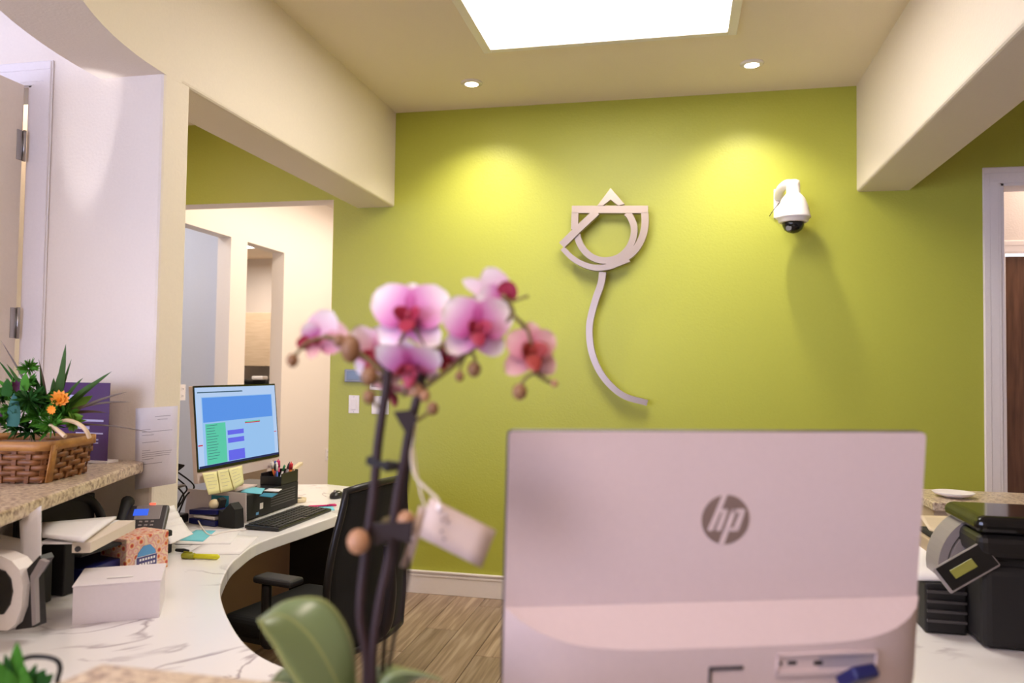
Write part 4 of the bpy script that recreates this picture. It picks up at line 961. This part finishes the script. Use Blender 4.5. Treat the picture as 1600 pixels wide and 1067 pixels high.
for (bx, by, tx, ty, w_, m_) in ((85, 660, 103, 537, .020, 'blade'), (80, 640, 84, 590, .016, 'blade'), (70, 650, 62, 568, .012, 'fernd'), (60, 640, 0, 530, .006, 'bladeb'), (55, 650, -5, 560, .010, 'fernd'), (90, 650, 175, 580, .014, 'blade'), (95, 640, 160, 590, .010, 'blade'), (100, 650, 200, 612, .007, 'bladeb'), (110, 640, 205, 628, .006, 'bladeb'),
        (95, 655, 145, 618, .030, 'leafl'), (98, 660, 130, 650, .016, 'leafl'), (90, 640, 130, 590, .010, 'blade'), (50, 640, 10, 568, .012, 'blade'), (60, 660, -8, 590, .02, 'fern'), (100, 662, 242, 677, .004, 'bladeb'), (75, 640, 60, 560, .006, 'bladeb'), (88, 640, 112, 560, .008, 'blade'), (95, 650, 168, 645, .008, 'bladeb'), (70, 650, 52, 585, .016, 'fernd'), (78, 650, 96, 572, .014, 'blade')):
    q = B(); blade(q, bp(bx, by), bp(tx, ty, random.uniform(-.05, .05)), w_*1.2, bend=.008); q.build('long_leaf', M[m_], bk_)
for (px, py, s_, m_) in ((20, 640, .05, 'fern'), (45, 625, .06, 'fernd'), (60, 650, .06, 'fern'), (30, 665, .05, 'fernd'), (80, 665, .05, 'fern'), (100, 648, .045, 'fern'), (5, 655, .05, 'fern'), (15, 612, .05, 'fern'), (42, 600, .04, 'fern'), (70, 625, .05, 'fernd'), (115, 660, .035, 'leafl'), (0, 625, .04, 'fernd'), (50, 672, .05, 'fernd'), (90, 625, .04, 'fern'), (44, 575, .035, 'fern')):
    q = B(); c0 = bp(px, py, random.uniform(-.08, .02))
    for k in range(80):
        v = Vector((random.gauss(0, 1), random.gauss(0, 1), random.gauss(.2, .8))).normalized()*s_*random.uniform(.5, 1.05)
        bs_ = c0+v*.2; blade(q, bs_, c0+v, .009, side=v.cross(Vector((random.random(), random.random(), random.random()))).normalized())
    o = q.build('fern_frond', M[m_], bk_)
for (px, py, w_, h_, m_) in ((18, 640, .030, .075, 'bluegreen'), (8, 605, .025, .04, 'fernd'), (36, 596, .02, .04, 'fern')):
    q = B(); blade(q, bp(px, py+h_*350, -.09), bp(px+4, py-h_*350, -.09), w_*1.3); q.build('broad_leaf', M[m_], bk_)
fl_c = bp(94, 625, -.06)
q = B()
for rr, n, el in ((.030, 12, .1), (.022, 10, .55), (.013, 8, 1.0)):
    for k in range(n):
        a = 2*math.pi*k/n+rr*90; d_ = (CR*math.cos(a)+(CU*math.sin(a)*.8))*math.cos(el)-CF*math.sin(el)*.7+CU*.2
        blade(q, fl_c, fl_c+d_*rr, .017, side=d_.cross(-CF).normalized())
q.build('orange_bloom', M['marigold'], bk_)
q = B()
for k in range(10):
    a = 2*math.pi*k/10; d_ = CR*math.cos(a)+CU*math.sin(a)-CF*.4; blade(q, bp(82, 640, -.08), bp(82, 640, -.08)+d_*.014, .009, side=d_.cross(-CF).normalized())
q.build('orange_bloom', M['marigold'], bk_)
for px, py in ((28, 603), (3, 655)):
    q = B()
    for k in range(8):
        a = 2*math.pi*k/8; d_ = CR*math.cos(a)+CU*math.sin(a)-CF*.4; c0 = bp(px, py, -.07); blade(q, c0, c0+d_*.018, .012, side=d_.cross(-CF).normalized())
    q.build('plum_bloom', M['plum'], bk_)

# ================================================================== OFFICE CHAIR
ch = thing('office_chair', 'black mesh office chair pulled up to the far end of the desk', 'chair', (-1.28, 2.66, 0))
bc = Vector((-1.10, 2.74, 0)); ba = math.radians(78)      # direction of the backrest's width
wdir = Vector((math.cos(ba), math.sin(ba), 0)); fdir = Vector((-math.sin(ba), math.cos(ba), 0))
if fdir.x > 0: fdir = -fdir
def cpt(s, z, o=0): return bc+wdir*s+Z3*z+fdir*o
def backf(s, t):
    z = .40+.57*t; hw = (.205+.045*math.sin(math.pi*min(1, t*1.15))-.05*max(0, t-.8)*5*.3); a = (s-.5)*2
    return cpt(a*hw, z+.012*(1-a*a)*t, .0-.05*abs(t-.35)+.03*a*a)
q = B(); q.grid(backf, 12, 14); q.build('backrest', M['mesh'], ch, solid=.012)
edge = [backf(s, 1) for s in [i/8 for i in range(9)]]; rim = [backf(0, i/12) for i in range(12)]+edge+[backf(1, 1-i/12) for i in range(1, 13)]+[backf(1-i/8, 0) for i in range(1, 9)]
q = B(); q.tube(rim, .014, 8); q.build('back_frame', M['black'], ch)
q = B(); q.tube(smooth_path([cpt(0, .75, -.06), cpt(0, .55, -.07), cpt(0, .42, -.02), cpt(0, .38, .2)]), .022, 10); q.build('back_support', M['black'], ch)
sc_ = bc+fdir*.27
q = B(); q.box((0, 0, 0), (.50, .48, .07), .03, R=Matrix.Translation(sc_+Z3*.455) @ Matrix.Rotation(ba, 4, 'Z'), seg=4); q.build('seat', M['mesh'], ch)
q = B(); q.box((0, 0, 0), (.46, .44, .03), .01, R=Matrix.Translation(sc_+Z3*.41) @ Matrix.Rotation(ba, 4, 'Z')); q.build('seat_pan', M['black'], ch)
q = B(); q.tube([sc_+Z3*.40, sc_+Z3*.22], .028, 14); q.tube([sc_+Z3*.24, sc_+Z3*.10], .036, 14); q.build('gas_lift', M['black'], ch)
for s_ in (-1, 1):
    q = B(); a0 = sc_+wdir*s_*.27
    q.tube(smooth_path([a0-wdir*s_*.06+Z3*.41, a0+Z3*.43, a0+Z3*.52, a0+Z3*.64]), .018, 10); q.build('arm_post', M['black'], ch)
    q = B(); q.box((0, 0, 0), (.08, .17, .026), .012, R=Matrix.Translation(a0+Z3*.655-fdir*.05) @ Matrix.Rotation(math.atan2(-fdir.x, fdir.y), 4, 'Z'), seg=3); q.build('armrest', M['key'], ch)
for k in range(5):
    a = math.radians(72*k+20); d_ = Vector((math.cos(a), math.sin(a), 0)); q = B()
    q.tube([sc_+Z3*.115, sc_+d_*.16+Z3*.105, sc_+d_*.31+Z3*.07], [.03, .024, .017], 10); lg_ = q.build('leg', M['black'], ch)
    w_ = sc_+d_*.31; sd = Vector((-d_.y, d_.x, 0)); q = B()
    for e_ in (-1, 1): q.tube([w_+sd*e_*.012+Z3*.03-sd*.007, w_+sd*e_*.012+Z3*.03+sd*.007], .029, 16)
    q.tube([w_+Z3*.03, w_+Z3*.075], .007, 8); q.build('caster', M['matte'], lg_)

# ================================================================== RIGHT SIDE: PRINTER ETC
pr = thing('printer', 'black multifunction printer with tilted control panel at the right edge', 'printer', (.9, 2.0, .76))
X0p, Y0p, Y1p = .72, 1.98, 2.40
q = B(); q.box((.706, 2.045, .762), (1.12, 2.30, .955), .02, seg=3); q.build('body', M['matte'], pr)
q = B(); q.box((.70, 2.05, .968), (1.12, 2.29, 1.03), .02, seg=3); q.build('scanner_unit', M['black'], pr)
q = B(); q.box((.695, 2.045, 1.03), (1.12, 2.295, 1.072), .022, seg=4); q.build('lid', M['gloss'], pr)
q = B(); q.box((.73, 2.07, .95), (1.10, 2.28, .972), .004); q.build('output_gap', M['matte'], pr)
def arcp(Y, t_, r0, r1, name, m_):
    q = B(); P = arc(.80, .915, r0, 105, 192, 14); Q = arc(.80, .915, r1, 192, 105, 14)
    q.prism(P+Q, (0, Y, 0), X3, Z3, Y3, t_); q.build(name, m_, pr)
arcp(2.18, .10, .150, .13, 'side_panel', M['grey']); arcp(2.17, .1, .126, .10, 'side_panel', M['grey'])
RPn = Matrix.Translation((.672, 2.05, .95)) @ Matrix.Rotation(math.radians(12), 4, 'Z') @ Matrix.Rotation(math.radians(-30), 4, 'Y') @ Matrix.Rotation(math.radians(62), 4, 'X')
q = B(); q.box((0, 0, 0), (.135, .066, .018), .005, R=RPn); q.build('control_panel', M['grey'], pr)
q = B(); q.box((0, 0, 0), (.127, .058, .004), .002, R=RPn @ Matrix.Translation((0, 0, .009))); q.build('panel_face', M['gloss'], pr)
q = B(); q.box((0, 0, 0), (.06, .022, .002), .001, seg=1, R=RPn @ Matrix.Translation((-.01, .0, .0115))); q.build('panel_display', M['lcd_reflect'], pr)
q = B(); q.box((.608, 2.14, .762), (.704, 2.62, .885), .006); tb_ = q.build('letter_tray', M['matte']); tag(tb_, 'black slatted tray under white paper left of the printer', 'tray')
for i in range(4):
    q = B(); q.box((.612, 2.134, .79+.024*i), (.702, 2.142, .797+.024*i)); q.build('slat', M['dgrey'], tb_)
sheet('paper_stack', [at(1437, 846, Z=.89), at(1482, 852, Z=.89), at(1480, 907, Z=.89), at(1430, 905, Z=.89)], 'paper', 'white papers on the black tray left of the printer', 'papers', th_=.006)
t_ = sheet('folder', [at(1437, 806, Z=1.0), at(1482, 807, Z=.995), at(1479, 838, Z=.96), at(1452, 828, Z=.97)], 'beige', 'cream folder between the silver computer and the printer', 'folder', th_=.004)
q = B(); q.box((.71, 2.40, .762), (.84, 2.62, .93), .004); o = q.build('file_tray', M['tan']); tag(o, 'tan file tray under the cream folder', 'tray')
q = B(); q.box((.72, 2.42, .93), (.83, 2.6, .945), .006); o = q.build('dark_case', M['matte']); tag(o, 'black case wedged under the cream folder', 'case')
p = at(1512, 781, Z=.92); q = B(); q.lathe([(.03, 0), (.065, .010), (.08, .022), (.076, .022), (.06, .013), (.001, .006)], (p.x, 3.52, .905), n=32, cap=False); o = q.build('plate', M['wplastic']); tag(o, 'white dish on the granite counter behind the printer', 'dish')

# ================================================================== ORCHID
OD = .80
def op(px, py, dd=0): return at(px, py, d=OD+dd)
pb_ = op(575, 1067); pb_ = Vector((pb_.x, pb_.y, .76))
orc = thing('orchid', 'pink and white potted orchid with dark stems in the foreground', 'plant', pb_)
q = B(); q.lathe([(.045, 0), (.055, .02), (.066, .14), (.07, .145), (.066, .15), (.06, .14), (.058, .125)], (pb_.x, pb_.y, .76), n=32, cap=False); q.build('pot', M['pot'], orc)
q = B(); q.lathe([(.001, .135), (.06, .13)], (pb_.x, pb_.y, .76), n=24, cap=False); q.build('bark', M['bark'], orc)
def stem(pts, r, name='stem', m_='stem'):
    q = B(); q.tube(smooth_path(pts, 5), r, 8); return q.build(name, M[m_], orc)
stem([pb_+Z3*.13, op(574, 1060), op(563, 960), op(572, 860), op(583, 780), op(590, 700), op(598, 640), op(605, 590), op(598, 560, .01)], .0052, 'stem')
stem([pb_+Z3*.13+X3*.012, op(582, 1060), op(590, 960), op(608, 870), op(620, 780), op(631, 720), op(642, 660), op(655, 610), op(663, 570), op(669, 550)], .005, 'stem')
stem([pb_+Z3*.13-X3*.01, op(570, 1060, .015), op(565, 950, .015), op(585, 740, .015), op(600, 640, .012)], .003, 'stake', 'stake')
stem([pb_+Z3*.13+X3*.02, op(598, 1040, .015), op(625, 830, .012), op(645, 680, .012), op(655, 570, .01)], .0028, 'stake', 'stake')
stem([op(640, 800, .02), op(637, 900, .02), op(615, 1000, .02), op(602, 1080, .02)], .0022, 'stake', 'stake')
for pts, r in (([(669, 552), (682, 545), (697, 537), (720, 520), (745, 518)], .0026), ([(655, 612), (680, 593), (705, 574), (735, 548), (765, 525), (800, 490), (785, 460)], .0026), ([(735, 548), (742, 560), (741, 572)], .0018), ([(725, 560), (720, 572), (718, 582)], .0015),
               ([(800, 490), (825, 520), (832, 565), (836, 582), (850, 592), (866, 600)], .0024), ([(836, 582), (822, 590), (812, 604)], .0018), ([(605, 590), (585, 570), (560, 550), (535, 533), (505, 525)], .0026), ([(505, 527), (480, 535), (460, 556)], .0018),
               ([(600, 600), (585, 592), (577, 590)], .0018), ([(597, 640), (585, 630), (578, 622)], .0018), ([(645, 660), (662, 650), (675, 640)], .0018), ([(605, 590), (615, 560), (640, 500)], .0022), ([(669, 550), (655, 525), (640, 500)], .0018), ([(630, 620), (640, 580), (625, 550)], .0022), ([(598, 812), (620, 806), (633, 812)], .0014), ([(560, 840), (580, 824), (610, 812)], .0014), ([(785, 462), (800, 470), (826, 462)], .0015)):
    stem([op(*p) for p in pts], r, 'branch', 'stemg')
def bud(px, py, r, el=1.15, m_='bud', dd=0, name='bud'):
    q = B(); q.ball(op(px, py, dd), r, (1, 1, el), u=14, v=10); 
    q.build(name, M[m_], orc)
for a in ((457, 563, .0062), (548, 545, .0105, 1.4), (577, 588, .009), (577, 620, .0068), (812, 612, .0078), (741, 577, .0072), (718, 588, .0048), (676, 638, .0062), (651, 608, .008, 1.1, 'budp'), (663, 618, .006, 1.1, 'budp'), (560, 846, .0115, 1.1, 'budp', -.02), (634, 812, .0095, 1.0, 'budp'), (866, 599, .004, 1, 'budp'), (530, 532, .006), (700, 545, .005)):
    bud(*a)
for a in ((583, 720), (612, 728), (640, 650)):
    q = B(); c0 = op(a[0], a[1]); q.box((0, 0, 0), (.014, .010, .010), .003, R=Matrix.Translation(c0)); q.build('stem_clip', M['matte'], orc)
q = B(); c0 = op(606, 728, -.005); q.tube([op(588, 724, -.003), c0], .004, 8); q.ball(c0, .0062); q.build('clip_knob', M['matte'], orc)
q = B(); q.prism([(-.012, .008), (.006, .010), (.012, .0), (.004, -.018), (-.003, -.008)], op(634, 655, -.006), CR, CU, -CF, .006); q.build('stem_clip', M['stake'], orc)
q = B(); q.prism([(-.02, .010), (.02, .012), (.018, -.010), (.0, -.004), (-.018, -.012)], op(615, 832, -.006), CR, CU, -CF, .006); q.build('stem_clip', M['stake'], orc)
# blossoms
def petal_grid(q, c, d_, side, nrm, L, W, cup=.15, tipw=.5, fl=0):
    def f(s, t):
        a = (s-.5)*2; prof = (math.sin(math.pi*min(1, (t**.75)*.86+.07)))**.62
        if t > .999: prof = tipw*.3
        return c+d_*(L*t)+side*(a*W/2*prof)+nrm*(-cup*L*t*t+cup*.5*W*(a*a)*t+fl*math.sin(math.pi*t)*L)
    q.grid(f, 6, 8, uv=True)
def blossom(px, py, R, nrm, roll=0, petal='petal', sepal='petal', lip='lip', dd=0, ps=1, sep=1, lipr=1):
    c = op(px, py, dd); nrm = Vector(nrm); n = (CR*nrm.x+CU*nrm.y-CF*nrm.z).normalized()
    up = (CU-n*CU.dot(n)).normalized(); rt = up.cross(n).normalized()
    up, rt = up*math.cos(roll)+rt*math.sin(roll), rt*math.cos(roll)-up*math.sin(roll)
    q = B(); q.ball(c+n*R*.16, R*.10, (1, 1, 1.2)); core = q.build('blossom', M[lip], orc)
    def loc(a): return up*math.cos(a)+rt*math.sin(a)
    for a in (0, math.radians(132), math.radians(-132)):
        d_ = loc(a); q = B(); k_ = .9 if a == 0 else 1.04; petal_grid(q, c-n*.002, d_, n.cross(d_), n, R*k_*sep, R*.80*sep, .12); q.build('sepal', M[sepal], core)
    for a in (math.radians(57), math.radians(-57)):
        d_ = loc(a); q = B(); petal_grid(q, c+n*.001, d_, n.cross(d_), n, R*1.12*ps, R*1.16*ps, .10); q.build('petal', M[petal], core)
    q = B()
    d_ = (-up*.8+n*.5).normalized(); petal_grid(q, c+n*R*.1, d_, n.cross(d_).normalized() if n.cross(d_).length > .1 else rt, n, R*.60*lipr, R*.46*lipr, -.2)
    for s_ in (-1, 1):
        d_ = (rt*s_*.8+n*.7+up*.1).normalized(); petal_grid(q, c+n*R*.08, d_, up, n, R*.46*lipr, R*.42*lipr, -.25)
    q.build('lip', M[lip], core, solid=.0006)
blossom(640, 494, .040, (-.05, .15, 1), .03, ps=1.02)
blossom(640, 570, .034, (-.15, -.75, .75), .08, dd=-.012)
blossom(745, 512, .037, (.25, -.05, 1), .05, dd=-.01)
def side_blossom(cx_, cy_, parts):
    q = B(); q.ball(op(cx_, cy_, .008), .005); core = q.build('blossom', M['lip'], orc)
    for tx, ty, w_, m_, nm in parts:
        c = op(cx_, cy_, .008); t_ = op(tx, ty, .0); d_ = t_-c; q = B()
        petal_grid(q, c, d_.normalized(), d_.normalized().cross(-CF).normalized(), -CF, d_.length*1.02, w_*1.5, .08); q.build(nm, M[m_], core)
side_blossom(788, 468, ((724, 438, .012, 'petalw', 'petal'), (759, 420, .020, 'petalw', 'petal'), (748, 462, .020, 'petal', 'sepal'), (798, 440, .015, 'lip', 'lip'), (770, 482, .014, 'petal', 'sepal')))
blossom(830, 548, .033, (.2, .0, 1), .0, petal='petalr', sepal='petalr', lip='lipo', ps=.8, dd=0, lipr=1.25)
side_blossom(494, 532, ((516, 486, .022, 'petalw', 'petal'), (543, 520, .024, 'petalr', 'petal'), (463, 538, .011, 'lip', 'lip'), (476, 506, .014, 'petal', 'sepal'), (484, 560, .010, 'petalr', 'sepal')))
blossom(614, 608, .028, (-.3, -.8, .3), .3, petal='petalr', sepal='petalr', dd=.02)
blossom(692, 558, .022, (.3, -.5, .6), 0, petal='petal', sepal='petalr', dd=.02)
blossom(588, 556, .035, (-.4, -.2, .9), .2, petal='petalw', sepal='petalw', dd=.02)
# leaves
def orleaf(L_, Mi, R_, dL, dM, dR):
    P = [smooth_path([op(*p, d) for p in pl], 5) for pl, d in ((L_, dL), (Mi, dM), (R_, dR))]
    n = min(map(len, P))-1; q = B()
    def f(s, t):
        k = t*n; i = min(int(k), n-1); fr = k-i; e = [p[i].lerp(p[i+1], fr) for p in P]
        return e[0].lerp(e[1], s*2) if s < .5 else e[1].lerp(e[2], s*2-1)
    q.grid(f, 8, n, uv=True); return q.build('leaf', M['orchleaf'], orc, solid=.002)
orleaf([(403, 968), (412, 985), (428, 1010), (448, 1045), (480, 1090)], [(404, 967), (440, 962), (475, 985), (505, 1025), (540, 1095)], [(406, 966), (450, 938), (510, 938), (550, 1000), (556, 1095)], -.03, 0, .02)
orleaf([(690, 1063), (660, 1058), (630, 1075), (600, 1110)], [(690, 1062), (650, 1052), (610, 1056), (575, 1100)], [(690, 1061), (640, 1046), (590, 1043), (550, 1090)], .01, 0, .03)
orleaf([(415, 1075), (430, 1085), (470, 1100), (540, 1120)], [(415, 1074), (450, 1058), (500, 1060), (560, 1100)], [(416, 1072), (450, 1040), (500, 1040), (580, 1080)], .04, .05, .07)
# tag and string
tg = thing('plant_tag', 'cream card tag hanging on a string from the orchid', 'tag', op(700, 800))
def tagp(x, y, dd=0): return op(x, y, dd)
q = B(); q.grid(lambda s, t: (tagp(672, 777, .0)*(1-s)+tagp(775, 829, .01)*s)*(1-t)+(tagp(655, 838, -.005)*(1-s)+tagp(752, 887, .005)*s)*t, 4, 3); q.build('card', M['tagp'], tg, solid=.0012)
q = B(); q.ball(tagp(686, 792, -.003), .0032, (1, .4, 1)); q.build('eyelet', M['wplastic'], tg)
q = B(); 
for x, y in ((691, 812), (697, 806), (690, 830), (694, 842), (700, 816)): q.ball(tagp(x, y, -.003), .0018, (1, .3, 1))
q.build('tag_print', M['logo'], tg)
q = B(); q.tube(smooth_path([op(652, 640, .0), op(648, 670), op(643, 715), op(650, 745), op(668, 765), op(684, 780), op(686, 792)]), .0017, 6); q.build('string', M['string'], tg)
q = B(); q.tube(smooth_path([op(646, 700, .003), op(652, 745, .003), op(662, 785, .003), op(672, 800, .003)]), .0012, 6); q.build('string', M['string'], tg)
q = B(); q.grid(lambda s, t: (tagp(655, 790, .012)*(1-s)+tagp(668, 795, .012)*s)*(1-t)+(tagp(625, 885, .02)*(1-s)+tagp(640, 890, .02)*s)*t, 2, 4); q.build('ribbon_end', M['tagp'], tg, solid=.0008)
